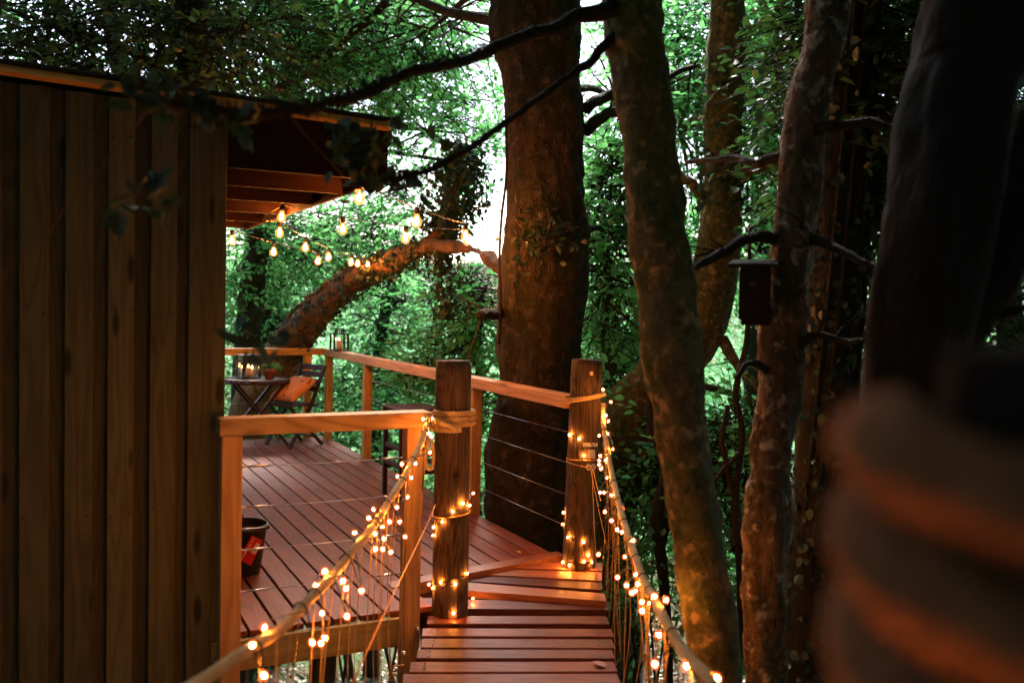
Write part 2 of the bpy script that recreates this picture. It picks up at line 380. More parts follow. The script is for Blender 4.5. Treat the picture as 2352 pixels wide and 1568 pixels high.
def stick_mesh(name, A, B, ra, rb, mat, parent):
    n = len(A); d = unit(B - A); x = unit(np.cross(d, np.array([.3, .2, .93]))); y = np.cross(d, x)
    V = np.empty((n, 6, 3))
    for k in range(3):
        a = 2 * math.pi * k / 3; w = math.cos(a) * x + math.sin(a) * y
        V[:, k] = A + w * ra; V[:, 3 + k] = B + w * rb
    F = (np.arange(n) * 6)[:, None] + np.array([0, 1, 4, 3, 1, 2, 5, 4, 2, 0, 3, 5])
    me = bpy.data.meshes.new(name); me.vertices.add(n * 6); me.vertices.foreach_set('co', V.astype(np.float32).ravel())
    me.loops.add(n * 12); me.loops.foreach_set('vertex_index', F.astype(np.int32).ravel())
    me.polygons.add(n * 3); me.polygons.foreach_set('loop_start', np.arange(0, n * 12, 4, dtype=np.int32))
    me.update(calc_edges=True); me.materials.append(mat)
    o = bpy.data.objects.new(name, me); COL.objects.link(o); o.parent = parent; o['kind'] = 'stuff'; return o
_H = np.random.default_rng(5).random(4096)
def vnoise(P):
    i = np.floor(P).astype(int); f = P - i; f = f * f * (3 - 2 * f); out = 0
    for dx in (0, 1):
        for dy in (0, 1):
            for dz in (0, 1):
                h = _H[((i[..., 0] + dx) * 73 + (i[..., 1] + dy) * 179 + (i[..., 2] + dz) * 283) % 4096]
                out = out + h * (f[..., 0] if dx else 1 - f[..., 0]) * (f[..., 1] if dy else 1 - f[..., 1]) * (f[..., 2] if dz else 1 - f[..., 2])
    return out - .5
def fbm(P, o=4):
    return sum(vnoise(P * 2 ** k + 17 * k) / 1.7 ** k for k in range(o))
def trunk_part(name, pts, mat, parent, base, n=20, rough=.10, sub=8, seed=0, relief=None):
    """pts: (point, radius) up the stem; a lumpy tapering tube"""
    P = smooth_path([p for p, r in pts], sub); rs = np.interp(np.linspace(0, 1, len(P)), np.linspace(0, 1, len(pts)), [r for p, r in pts])
    if relief:                                            # even rings, then swellings and bark ridges in the surface itself
        sl = np.concatenate([[0], np.cumsum(np.linalg.norm(np.diff(P, axis=0), axis=1))]); q = np.linspace(0, sl[-1], int(sl[-1] / relief[1]) + 2)
        rs = np.interp(q, sl, rs); P = np.stack([np.interp(q, sl, P[:, k]) for k in range(3)], 1)
    rr = random.Random(seed); ph = [(rr.uniform(0, 6.3), rr.randint(1, 5), rr.uniform(.1, .9), rr.uniform(.4, 1)) for _ in range(7)]
    k_ = .2 if relief else 1.0
    def b(i, a): return 1 + rough * sum(w * math.sin(k * a + q + i * s * k_) for q, k, s, w in ph) / 3
    mb = MB().tube(P - np.array(base), rs, n, True, True, b)
    if relief:
        V = np.array(mb.v); C = np.repeat(P - np.array(base), n, axis=0); d = V - C; ln = np.linalg.norm(d, axis=1, keepdims=True); d = d / ln
        Wp = V + np.array(base); amp, _, fr, zs = relief
        dsp = amp * fbm(Wp * np.array([fr, fr, fr * zs]), 4) + 2.2 * amp * vnoise(Wp * np.array([fr, fr, fr * .5]) * .35)
        mb.v = [tuple(p) for p in V + d * dsp[:, None]]
    return mb.obj(name, mat, parent)
def limb(name, pts, mat, parent, base, n=8, rough=.08, seed=1):
    """a crooked bough with a few side twigs"""
    P = smooth_path([p for p, r in pts], 7); rs = np.interp(np.linspace(0, 1, len(P)), np.linspace(0, 1, len(pts)), [r for p, r in pts])
    sc = 1 / max(.03, 4 * rs.mean()); w = np.stack([vnoise(P * sc + 31 * k + seed) for k in range(3)], 1); ends = np.minimum(1, np.minimum(np.arange(len(P)), 4) / 4)[:, None]
    P = P + w * rs[:, None] * 1.2 * ends
    o = trunk_part(name, list(zip(P, rs)), mat, parent, base, n, rough, 2, seed)
    rr = np.random.default_rng(seed); k = min(9, max(3, int(np.linalg.norm(P[-1] - P[0]) * 4))); i = rr.integers(len(P) // 5, len(P) - 1, k)
    d0 = unit(P[np.minimum(i + 1, len(P) - 1)] - P[i - 1]); d = unit(d0 * .7 + rr.normal(size=(k, 3)) * .6); L = (rs[i] * 9 + .05)[:, None] * (.6 + .8 * rr.random((k, 1)))
    m = P[i] + d * L * .5; e = m + unit(d + rr.normal(size=(k, 3)) * .4) * L * .5; r_ = float(rs.mean())
    stick_mesh('side_twigs', np.vstack([P[i], m]) - base, np.vstack([m, e]) - base, min(.012, r_ * .34), min(.007, r_ * .15), mat, parent)
    return o
def tree(name, label, trunk, tmat, crowns=(), lmat=None, n=0, m=8, size=.075, droop=.25, length=.45, group=None, cat='tree', limbs=(), rough=.10, seg=20, nb=12, seed=0, twigs=True, flat=.5, tr=.005, relief=None, lbm=None):
    base = np.array(trunk[0][0], float); t = thing(name, label, cat, base, 0, group)
    trunk_part('trunk', trunk, tmat, t, base, seg, rough, 8, seed, relief)
    for k, l in enumerate(limbs): limb('limb', l, lbm or tmat, t, base, 9, .16, seed + k + 3)
    if n:
        P, dr, nn, L, w, ti, S, E_ = spray(crowns, n, m, size, droop, length, flat)
        leaf_mesh('crown', P - base, dr, nn, L, w, ti, M[lmat], t)
        if twigs: stick_mesh('twigs', S - base - (E_ - S) * .6, E_ - base, tr * 1.6, tr * .5, tmat, t)
        mb = MB(); rr = random.Random(seed + 99)
        tp = smooth_path([p for p, r in trunk], 8)
        for (c, r) in crowns:
            c = np.array(c); st = tp[int(np.argmin(np.linalg.norm(tp - (c - np.array([0, 0, r[2] * .6])), axis=1)))]
            mid = (st + c) / 2 + np.array([0, 0, .15 * r[2]])
            mb.tube(smooth_path([st, mid, c], 5) - base, np.linspace(.05, .022, 11), 6)
            for k in range(nb):
                e = ell(1, c, np.array(r) * .95, .8)[0]; q = (c + e) / 2 + rng.normal(size=3) * .12 * np.array(r)
                mb.tube(smooth_path([c, q, e], 4) - base, np.linspace(.016, .004, 9), 4, False)
        if nb: mb.obj('branches', tmat, t, False)['kind'] = 'stuff'
    return t
def ivy_on(pts, k, size, t, base, mat='leaf_ivy', out=.06, name='ivy'):
    P = smooth_path([p for p, r in pts], 10); rs = np.interp(np.linspace(0, 1, len(P)), np.linspace(0, 1, len(pts)), [r for p, r in pts])
    i = rng.integers(0, len(P) - 1, k); f = rng.random((k, 1)); c = P[i] * (1 - f) + P[i + 1] * f; d = unit(P[i + 1] - P[i])
    o = rng.normal(size=(k, 3)); o = unit(o - d * np.sum(o * d, axis=1, keepdims=True)); r = rs[i][:, None] + rng.random((k, 1)) ** 2 * out
    p = c + o * r; ld = unit(rng.normal(size=(k, 3)) * .7 + np.array([0, 0, -.7])); L = size * (.6 + .7 * rng.random(k))
    return leaf_mesh(name, p - np.array(base), ld, unit(o + rng.normal(size=(k, 3)) * .4), L, L * .85, rng.random(k), M[mat], t)
#==MARK1==

# ------------------------------------------------------------------ ground
def gz(x, y):
    """the wooded bank falls away behind the deck into a valley and rises again far off"""
    d = max(0.0, y - 3)
    return -2.6 - 3.2 * (1 - math.exp(-d / 16)) + .9 * math.exp(-((x - 5) / 4) ** 2) + max(0, y - 45) * .10 + .12 * math.sin(x * 1.3) * math.cos(y * .9)
def sheet(xs, ys):
    vs = [(x, y, gz(x, y)) for y in ys for x in xs]; nx = len(xs)
    return MB().add(vs, [(j * nx + i, j * nx + i + 1, (j + 1) * nx + i + 1, (j + 1) * nx + i) for j in range(len(ys) - 1) for i in range(nx - 1)], True)
t = NT('forest_floor'); tc = t.n('TexCoord'); ob = tc.outputs['Object']
n1 = t.noise(ob, 9, 8, .7); n2 = t.noise(ob, .5, 4, .6); v = t.n('TexVoronoi'); t.link(ob, v.inputs['Vector']); v.inputs['Scale'].default_value = 26
col = t.mix(t.ramp(n1, [(.35, 0.0), (.65, 1.0)]), (.035, .022, .014), (.15, .095, .06))
col = t.mix(t.ramp(n2, [(.42, 0.0), (.6, .85)]), col, (.05, .10, .03))
t.pbsdf(col, .95, .1, 0, t.math('ADD', n1, v.outputs[0]), .8, .05); M['ground'] = t.m
a = np.concatenate([np.linspace(-160, -14, 12), np.linspace(-12, 12, 40), np.linspace(14, 160, 12)])
b_ = np.concatenate([np.linspace(-40, -5, 8), np.linspace(-4, 26, 48), np.linspace(30, 220, 20)])
g = sheet(list(a), list(b_)).obj('ground', M['ground'], None); tag(g, kind='structure')

# ------------------------------------------------------------------ cabin
VW = 4.38
cab = thing('cabin', 'timber cabin with vertical board cladding and orange edged flat roof', 'cabin', D(.73, VW, -2.6), TH)
def cb(mb, name, mat): return mb.obj(name, M[mat], cab)
U0, V0, Z0 = .73, VW, -2.6
def cbox(u0, u1, v0, v1, z0, z1, c=.003): return MB().box(u0 - U0, u1 - U0, v0 - V0, v1 - V0, z0 - Z0, z1 - Z0, c)
edges = [-.126 - .173 * k for k in range(8, 0, -1)] + [-.126, .046, .215, .388, .549]
edges = [e for e in edges]
for k, e in enumerate(edges):
    w = .109 + R_.uniform(-.004, .004)
    cb(cbox(e, e + w, VW - .024 - R_.uniform(0, .003), VW - .001, -2.0, 2.40 - .032 * (e - 1.40), .003), 'board', 'wall')
    nx = edges[k + 1] if k + 1 < len(edges) else .715
    cb(cbox(e + w - .02, min(nx + .02, .715), VW + .001, VW + .022, -2.0, 2.40 - .032 * (e - 1.40), .002), 'backing_board', 'wallback' if k + 1 < len(edges) else 'wall')
# nail heads where the battens are fixed
mb = MB()
for e in edges[6:]:
    for z in (-.35, .62, 1.5, 2.28):
        for du in (.018, .09):
            mb.ball((e + du - U0, VW - .027 - V0, z + R_.uniform(-.02, .02) - Z0), .0055, 6)
o = cb(mb, 'nails', 'blackmetal'); o['kind'] = 'stuff'
cb(cbox(-1.5, .714, VW + .03, 7.9, -2.0, 2.40, .01), 'wall_core', 'wallback')
rfm = cbox(-1.6, 1.475, 4.272, 7.95, 2.454, 2.472, .004); rfm.v = [(x, y, z - .032 * (x + U0 - 1.456)) for x, y, z in rfm.v]
cb(rfm, 'roof', 'felt')
fz = MB().box(-1.6 - U0, 1.46 - U0, 0, .028, -.042, 0, .004)
an = rad(-38)  # tilted so the edge catches sky light and reads as lit
fz.v = [(x, 4.285 - V0 + y * math.cos(an) - z * math.sin(an), 2.452 - Z0 + y * math.sin(an) + z * math.cos(an)) for x, y, z in fz.v]
fz.v = [(x, y, z - .032 * (x + U0 - 1.456)) for x, y, z in fz.v]
cb(fz, 'fascia', 'fascia')
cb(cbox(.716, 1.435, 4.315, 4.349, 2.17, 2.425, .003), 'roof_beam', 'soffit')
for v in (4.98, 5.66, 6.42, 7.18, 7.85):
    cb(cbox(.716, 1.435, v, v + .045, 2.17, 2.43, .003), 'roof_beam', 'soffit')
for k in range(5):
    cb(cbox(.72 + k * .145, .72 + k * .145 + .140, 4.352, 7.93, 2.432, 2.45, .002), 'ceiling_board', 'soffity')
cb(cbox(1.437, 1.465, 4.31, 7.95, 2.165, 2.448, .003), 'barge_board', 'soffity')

# ------------------------------------------------------------------ deck
dk = thing('timber_deck', 'red stained timber deck of long narrow planks behind the cabin', 'deck', D(0, 0, 0), TH)
ULEFT, URIGHT, PIT_ = -.105, 2.86, .1351
k = 0; u = .845 - 8 * PIT_
def trimv(u): return 4.74 + (u - 1.70) * .178
while u < URIGHT - .02:
    u1 = min(u + PIT_ - .013, URIGHT)
    v0 = 4.385 if u < 1.66 else trimv(u + .06) + .11
    v1 = 10.52
    if u < .70: v0 = 7.98
    mb = MB(); j = R_.uniform(-.001, .001)
    mb.box(u, u1, v0, v1, -.028 + j, 0 + j, .003)
    mb.obj('plank', M['deck'], dk); u += PIT_
tr_a, tr_b = (1.68, trimv(1.68)), (2.90, trimv(2.90))
MB().prism([(1.68, trimv(1.68) - .0), (2.90, trimv(2.90)), (2.90, trimv(2.90) + .105), (1.68, trimv(1.68) + .105)], -.06, .006).obj('edge_trim', M['bridge_new'], dk)
MB().box(.66, 1.657, 4.352, 4.384, -.175, -.030, .003).obj('rim_joist', M['rim'], dk)
MB().prism([(1.69, trimv(1.69) + .01), (2.88, trimv(2.88) + .01), (2.88, trimv(2.88) + .05), (1.69, trimv(1.69) + .05)], -.25, -.062).obj('rim_joist', M['bridge'], dk)
MB().box(2.80, 2.845, 5.0, 10.5, -.20, -.032, .003).obj('rim_joist', M['bridge'], dk)
for v in (5.4, 6.8, 8.4, 9.9): MB().box(.1, 2.78, v, v + .05, -.18, -.033, .003).obj('joist', M['bridge'], dk)
for (u, v) in ((1.20, 4.55), (2.55, 5.6), (2.6, 9.6), (1.3, 9.6)):
    MB().box(u, u + .11, v, v + .11, -5.2, -.19, .004).obj('support_post', M['wallback'], dk)
MB().ball((.665 - .03, 4.262, -.30), .014, 8).obj('coach_bolt', M['steel'], dk)

# ------------------------------------------------------------------ railings
def railing(label, loc, name='railing'): return thing(name, label, 'railing', D(*loc), TH)
RZ0, RZ1 = .952, 1.03
def wires(t, a, b, turn=False, r=.0016):
    for z in (.8, .61, .41, .215):
        A = np.array([a[0], a[1], z]); B = np.array([b[0], b[1], z]); d = (B - A) / np.linalg.norm(B - A)
        w = MB().tube([A, (A + B) / 2 - np.array([0, 0, .003]), B], r, 6, smooth=True).obj('wire', M['steel'], t)
        if turn:
            for p, s in ((A, 1), (B, -1)):
                q = MB()
                q.tube([p, p + s * d * .03], .003, 6); q.tube([p + s * d * .03, p + s * d * .125], .0055, 8)
                q.tube([p + s * d * .125, p + s * d * .15], .0032, 6); q.ball(p + s * d * .006, .008, 6)
                q.obj('turnbuckle', M['steel'], w)
nr = railing('near railing of pale timber between the cabin corner and rope wound post', (0, 0, 0))
MB().box(.675, 1.705, 4.262, 4.385, RZ0, RZ1, .004).obj('handrail', M['railx'], nr)
MB().box(.685, .778, 4.262, 4.350, -1.2, RZ0 - .001, .004).obj('post', M['railz'], nr)
MB().box(1.578, 1.662, 4.270, 4.350, -.55, RZ0 - .001, .004).obj('post', M['railz'], nr)
wires(nr, (.779, 4.31), (1.577, 4.31), True)
sr = railing('long side railing with wires running past the great beech trunk', (0, 0, 0))
MB().box(2.80, 2.915, 4.83, 10.585, RZ0, RZ1, .004).obj('handrail', M['raily'], sr)
for v in (4.80, 6.23, 8.88, 10.33):
    du = .05 if v < 5 else 0
    MB().box(2.815 + du, 2.895 + du, v, v + .085, -.2, RZ0 - .001, .004).obj('post', M['railz'], sr)
for a, b in ((4.87, 6.23), (6.315, 8.88), (8.965, 10.33)): wires(sr, (2.855, a), (2.855, b))
br = railing('back railing behind the round table and folding chair', (0, 0, 0))
MB().box(.2, 2.798, 10.47, 10.585, RZ0, RZ1, .004).obj('handrail', M['railx'], br)
for u in (.3, 1.35, 2.60): MB().box(u, u + .085, 10.485, 10.57, -.2, RZ0 - .001, .004).obj('post', M['railz'], br)
for a, b in ((.385, 1.35), (1.435, 2.60)): wires(br, (a, 10.53), (b, 10.53))

# ------------------------------------------------------------------ rope bridge walkway
bridge = thing('footbridge', 'red brown plank footbridge leading onto the deck', 'bridge', (0, 0, 0))
def q2(x, y): return (980 + .2578 * x, 1163.75 + .2578 * y)
fan = [([(1010, 497), (1560, 497), (1560, 566), (790, 545)], -.018, 'bridge_new'),
       ([(700, 557), (1560, 580), (1560, 655), (440, 596)], -.022, 'bridge_new'),
       ([(330, 603), (1560, 673), (1560, 738), (330, 656)], -.030, 'bridge'),
       ([(330, 668), (1580, 768), (1600, 838), (330, 740)], -.024, 'bridge_new'),
       ([(330, 822), (1615, 842), (1615, 915), (330, 905)], -.055, 'bridge')]
for pts, z, mt in fan:
    MB().prism([tuple(onz(*q2(*p), z)[:2]) for p in pts], z - .04, z).obj('plank', M[mt], bridge)
ax = lambda y: .045 + .05 * (y - 4.2)
def bplank(yc, w, x0, x1, z, j=0.0):
    mb = MB().box(x0, x1, -w / 2, w / 2, -.04, 0, .004); a = rad(3.4) + j; c_ = ax(yc)
    mb.v = [(c_ + x * math.cos(a) - y * math.sin(a), yc + x * math.sin(a) + y * math.cos(a), zz + z) for x, y, zz in mb.v]
    return mb.obj('plank', M['bridge'], bridge)
ys = [4.70, 4.515, 4.375, 4.235, 4.09, 3.945]
y = 3.945
while y > -.6:
    y -= .143; ys.append(y)
for i, y in enumerate(ys):
    bplank(y, .116 + R_.uniform(-.006, .006), -.47 + R_.uniform(-.012, .012), .475 + R_.uniform(-.012, .012), -.06 - .0 * i + R_.uniform(-.003, .003), R_.uniform(-.008, .008))
for s in (-.40, .40):
    MB().tube([(ax(4.75) + s, 4.75, -.135), (ax(2.5) + s, 2.5, -.15), (ax(-.6) + s, -.6, -.135)], .034, 10).obj('bearer', M['bridge'], bridge)
MB().prism([tuple(onz(x, y, -.03)[:2]) for x, y in ((965, 1394), (1000, 1394), (1000, 1372), (965, 1372))], -.16, -.03).obj('end_block', M['bridge'], bridge)
MB().box(ax(4.8) - .52, ax(4.8) - .3, 4.76, 4.80, -.3, -.11, .003).obj('end_block', M['bridge'], bridge)
MB().tube(smooth_path([(-.47, 3.98, -.075), (-.50, 3.97, -.05), (-.47, 3.96, -.04), (-.49, 3.955, -.02), (-.44, 3.95, -.01)], 4), .004, 6).obj('cord_knot', M['cord'], bridge)
for p in ((-.435, 4.46, -.035), (-.47, 4.18, -.05)):
    MB().ball(p, .014, 8).obj('bolt', M['steel'], bridge)

# ------------------------------------------------------------------ round timber posts
def log_post(label, c, r, z0, z1, lean, seed):
    t = thing('timber_post', label, 'post', (c[0], c[1], z0))
    rr = random.Random(seed); ph = [(rr.uniform(0, 6.3), k, rr.uniform(.05, .3)) for k in (2, 3, 5, 9, 14)]
    N = 30; pts = [(lean[0] * i / N, lean[1] * i / N, (z1 - z0) * i / N) for i in range(N + 1)]
    rs = [r * (1.03 - .06 * i / N) for i in range(N + 1)]; rs[-1] *= .965
    bmp = lambda i, a: 1 + .02 * sum(math.sin(k * a + p + s * i * .3) for p, k, s in ph) * (.6 if 0 < i < N else .6)
    MB().tube(pts, rs, 40, True, True, bmp).obj('log', M['logpost'], t)
    return t
PL = at(1034, 1406, 4.78)[:2]; PRr = at(1329, 1292, 5.58)[:2]
RL, RR = .094, .097
lean_l = (at(1042, 828, 4.78)[0] - PL[0], 0); lean_r = (at(1349, 826, 5.58)[0] - PRr[0], 0)
zl, zr = float(at(1042, 828, 4.78)[2]), float(at(1349, 826, 5.58)[2])
pl = log_post('weathered round post with three coils of rope, left of the walkway', PL, RL, -.16, zl, lean_l, 3)
pr = log_post('weathered round post with metal tags, right of the walkway', PRr, RR, -.06, zr, lean_r, 5)
def on_post(c, r, lean, z0, z1, px, py, out=.0):
    d = ray(px, py); p = at(px, py, c[1]); f = (p[2] - z0) / (z1 - z0); cx = c[0] + lean[0] * f
    # nearest ray-cylinder hit
    o = np.array([CAM[0] - cx, CAM[1] - c[1]]); dd = d[:2]; R2 = (r + out) ** 2
    A, B, C_ = dd @ dd, 2 * o @ dd, o @ o - R2; disc = B * B - 4 * A * C_
    tt = (-B - math.sqrt(max(0, disc))) / (2 * A)
    h = CAM + d * tt
    if disc < 0:
        q = np.array([h[0] - cx, h[1] - c[1]]); q = q / np.linalg.norm(q) * (r + out); h[0], h[1] = cx + q[0], c[1] + q[1]
    return h
def plate(px0, px1, py0, py1, name, mat, holes=()):
    z0 = -.06; rows = 5; cols = 9; vs, fs = [], []
    for k, out in enumerate((.001, .004)):
        for j in range(rows):
            for i in range(cols):
                p = on_post(PRr, RR, lean_r, z0, zr, px0 + (px1 - px0) * i / (cols - 1), py0 + (py1 - py0) * j / (rows - 1) + 2 * math.sin(i * .4) * 0, out + .002)
                vs.append(p - np.array([PRr[0], PRr[1], z0]))
    n = rows * cols
    for k in (0, 1):
        for j in range(rows - 1):
            for i in range(cols - 1):
                a = k * n + j * cols + i; fs.append((a, a + 1, a + cols + 1, a + cols))
    ring = [i for i in range(cols)] + [j * cols + cols - 1 for j in range(1, rows)] + [(rows - 1) * cols + i for i in range(cols - 2, -1, -1)] + [j * cols for j in range(rows - 2, 0, -1)]
    for a, b in zip(ring, ring[1:] + ring[:1]): fs.append((a, b, b + n, a + n))
    o = MB().add(vs, fs).obj(name, M[mat], pr)
    for hx, hy, hr in holes:
        p = on_post(PRr, RR, lean_r, z0, zr, hx, hy, .0062) - np.array([PRr[0], PRr[1], z0])
        MB().ball(p, hr, 6).obj('hole', M['ink'], o)
    return o
def c4(x, y): return (857.5 + .2734 * x, 888 + .2734 * y)
x0, y0 = c4(1760, 470); x1, y1 = c4(1885, 502)
plate(x0, x1, y0, y1, 'strap_plate', 'galv', [(*c4(*h), .004) for h in ((1772, 492), (1790, 490), (1830, 475), (1836, 487), (1842, 492), (1865, 478))])
x0, y0 = c4(1808, 528); x1, y1 = c4(1864, 602)
plate(x0, x1, y0, y1, 'square_plate', 'galv', [(*c4(*h), .003) for h in ((1815, 537), (1857, 537), (1815, 592), (1857, 592))])
x0, y0 = 1355, 853; plate(x0, x0 + 7, y0, y0 + 9, 'plastic_tag', 'white')
def text_mesh(txt, size):
    cu = bpy.data.curves.new('t', 'FONT'); cu.body = txt; cu.size = size; cu.align_x = 'CENTER'; cu.align_y = 'CENTER'; cu.offset = .0
    ob = bpy.data.objects.new('t', cu); COL.objects.link(ob)
    dg = bpy.context.evaluated_depsgraph_get(); me = bpy.data.meshes.new_from_object(ob.evaluated_get(dg))
    vs = [tuple(v.co) for v in me.vertices]; fs = [tuple(p.vertices) for p in me.polygons]
    bpy.data.objects.remove(ob); return vs, fs
for txt, (cx_, cy_) in (('6', (1808, 674)), ('0', (1848, 672))):
    px, py = c4(cx_, cy_); z0 = -.06; B0 = np.array([PRr[0], PRr[1], z0])
    k = 5.58 / FP; rdisc = 22 * .2734
    vs, fs = [], []
    for i in range(20):
        a = 2 * math.pi * i / 20
        for o_ in (.002, .005): vs.append(on_post(PRr, RR, lean_r, z0, zr, px + rdisc * math.cos(a), py + rdisc * 1.2 * math.sin(a), o_) - B0)
    fs = [tuple(range(0, 40, 2)), tuple(range(1, 40, 2))] + [(2 * i, 2 * i + 1, (2 * i + 3) % 40, (2 * i + 2) % 40) for i in range(20)]
    dsc = MB().add(vs, fs).obj('number_disc', M['galv'], pr)
    tv, tf = text_mesh(txt, 10.5)
    MB().add([on_post(PRr, RR, lean_r, z0, zr, px + x, py - y, .0075) - B0 for x, y, _ in tv], tf).obj('numeral', M['ink'], dsc)

# ------------------------------------------------------------------ three-strand ropes
def rope_mesh(mb, P, r=.0135, pitch=.062, ns=6):
    P = np.array(P); seg = np.linalg.norm(np.diff(P, axis=0), axis=1); s = np.concatenate([[0], np.cumsum(seg)]); L = s[-1]
    n = max(8, int(L / pitch * 9)); q = np.linspace(0, L, n); C = np.stack([np.interp(q, s, P[:, i]) for i in range(3)], 1)
    T = np.gradient(C, axis=0); T = unit(T); ref = np.array([0.13, .2, 1.0]); X = unit(np.cross(T, ref)); Yv = np.cross(T, X)
    for k in range(3):
        a = 2 * math.pi * (q / pitch + k / 3)
        mb.tube(C + (np.cos(a)[:, None] * X + np.sin(a)[:, None] * Yv) * r * .58, r * .47, ns)
    return mb
def y_left(px): return .701 / ((1176 - px) / FP + .064)
def y_right(px): return .3165 / ((px - 1176) / FP - .0403)
LP = [(985, 967), (980, 978), (967, 1019), (948, 1057), (923, 1104), (898, 1142), (874, 1183), (841, 1228), (802, 1275), (756, 1331), (699, 1388), (648, 1442), (583, 1483), (519, 1525), (467, 1561), (360, 1625), (220, 1690)]
RP = [(1384.6, 927), (1386, 973.5), (1393.5, 1018), (1403, 1077), (1415.6, 1131), (1428, 1180), (1443, 1229.5), (1457.5, 1274), (1477, 1328), (1502, 1377), (1526, 1421.5), (1561, 1480.6), (1595, 1525), (1632, 1564)]
LPATH = smooth_path([at(x, y, y_left(x)) for x, y in LP], 5)
RPATH = smooth_path([at(x, y, y_right(x)) for x, y in RP] + [np.array([.372, 1.35, .90]), np.array([.345, 1.0, 1.02]), np.array([.29, .76, 1.12]), np.array([.215, .56, 1.22]), np.array([.17, .42, 1.27])], 5)
def coil(c, lean, z0, z1, r, zc, turns, tilt, a0, dz=.0285, rp=.0135):
    pts = []
    for i in range(int(turns * 28) + 1):
        a = a0 + 2 * math.pi * i / 28; z = zc - dz * (i / 28) + tilt[0] * math.cos(a) + tilt[1] * math.sin(a); f = (z - z0) / (z1 - z0)
        pts.append((c[0] + lean[0] * f + (r + rp * .95) * math.cos(a), c[1] + (r + rp * .95) * math.sin(a), z))
    return np.array(pts)
hl = thing('hand_rope', 'twisted hand rope sagging from the coiled post down to lower frame edge, left side', 'rope', LPATH[0], 0, 'bridge hand ropes')
rope_mesh(MB(), LPATH - LPATH[0], .0145).obj('rope_span', M['rope'], hl)
cl = coil(PL, lean_l, -.16, zl, RL, float(at(1037, 946, 4.7)[2]), 3.25, (.006, .0), 3.6)
rope_mesh(MB(), cl - LPATH[0], .0150, .062).obj('coil', M['rope'], hl)
tail = smooth_path([cl[-1], LPATH[0] + np.array([0, 0, .012]), LPATH[3]], 5); rope_mesh(MB(), tail - LPATH[0], .0135).obj('rope_end', M['rope'], hl)
lp = smooth_path([at(988, 1000, 4.62), at(979, 1040, 4.60), at(979, 1070, 4.6), at(990, 1077, 4.62), at(996, 1050, 4.64), at(992, 1010, 4.64)], 5)
rope_mesh(MB(), lp - LPATH[0], .009).obj('rope_loop', M['rope'], hl)
hr = thing('hand_rope', 'twisted hand rope descending beside the mossy trunk, right side of walkway', 'rope', RPATH[0], 0, 'bridge hand ropes')
rope_mesh(MB(), RPATH - RPATH[0], .0145).obj('rope_span', M['rope'], hr)
cr = coil(PRr, lean_r, -.06, zr, RR, float(at(1349, 913, 5.5)[2]), 1.15, (.022, -.004), 2.6, .012)
rope_mesh(MB(), cr - RPATH[0], .0150, .062).obj('coil', M['rope'], hr)

# ------------------------------------------------------------------ netting cords under the hand ropes
def net(label, path, ymin, n, side, seed):
    t = thing('rope_netting', label, 'netting', (ax(3) + side * .47, 3, -.08), 0, 'bridge side netting'); base = np.array([ax(3) + side * .47, 3, -.08]); rr = random.Random(seed)
    for k in range(n):
        i = int(len(path) * (.02 + .93 * (k + rr.uniform(-.3, .3)) / n)); i = max(1, min(len(path) - 1, i)); p = path[i]
        if p[1] < ymin: continue
        yb = p[1] + rr.uniform(-.10, .10) * (2.2 if side > 0 else .8); e = np.array([ax(yb) + side * (.475 + rr.uniform(-.01, .03)), yb, -.085])
        mid = (p + e) / 2 + np.array([rr.uniform(-.025, .025) * (1.6 if side > 0 else .6) + side * .02, rr.uniform(-.03, .03), -.03])
        MB().tube(smooth_path([p + np.array([0, 0, -.012]), mid, e], 5) - base, .0022, 5).obj('cord', M['cord'], t)
    return t
net('thin cords hanging from the sagging rope beside the deck edge', LPATH, 1.5, 30, -1, 4)
net('slack tangled cords hanging from the rope beside the forest bank', RPATH, 1.3, 38, 1, 9)
gl_ = thing('guy_line', 'orange cord stretched slantwise from coiled post toward lower frame edge', 'cord', at(998, 1160, 4.68))
g0 = at(998, 1160, 4.68)
MB().tube(np.array([at(1000, 1158, 4.68), at(985, 1195, 4.3), at(915, 1340, 3.2), at(800, 1590, 2.2)]) - g0, .0032, 6).obj('cord', M['orangecord'], gl_)
q = [];
for i in range(25):
    a = 2 * math.pi * i / 24; z = float(at(1037, 1186, 4.7)[2]) + .012 * math.cos(a); q.append((PL[0] + lean_l[0] * .5 + (RL + .004) * math.cos(a), PL[1] + (RL + .004) * math.sin(a), z))
MB().tube(np.array(q) - g0, .0032, 6).obj('loop', M['orangecord'], gl_)
tl = thing('tie_line', 'pale cords tied twice round the post with metal tags', 'cord', (PRr[0], PRr[1], .55)); tb = np.array([PRr[0], PRr[1], .55])
for py, tilt in ((1056, .004), (1070, -.016)):
    q = []
    for i in range(33):
        a = 2 * math.pi * i / 32; z = float(at(1340, py, 5.5)[2]) + tilt * math.cos(a); f = (z + .06) / (zr + .06); q.append((PRr[0] + lean_r[0] * f + (RR + .004) * math.cos(a), PRr[1] + (RR + .004) * math.sin(a), z))
    MB().tube(np.array(q) - tb, .0035, 6).obj('loop', M['cord'], tl)
for (a, b) in (((1357, 1078), (1395, 1260)), ((1362, 1076), (1380, 1150)), ((1360, 1078), (1372, 1340))):
    MB().tube(np.array([at(*a, 5.47), at((a[0] + b[0]) / 2 - 1, (a[1] + b[1]) / 2, 5.2), at(*b, 4.9)]) - tb, .0028, 5).obj('tail', M['cord'], tl)
#==MARK2==

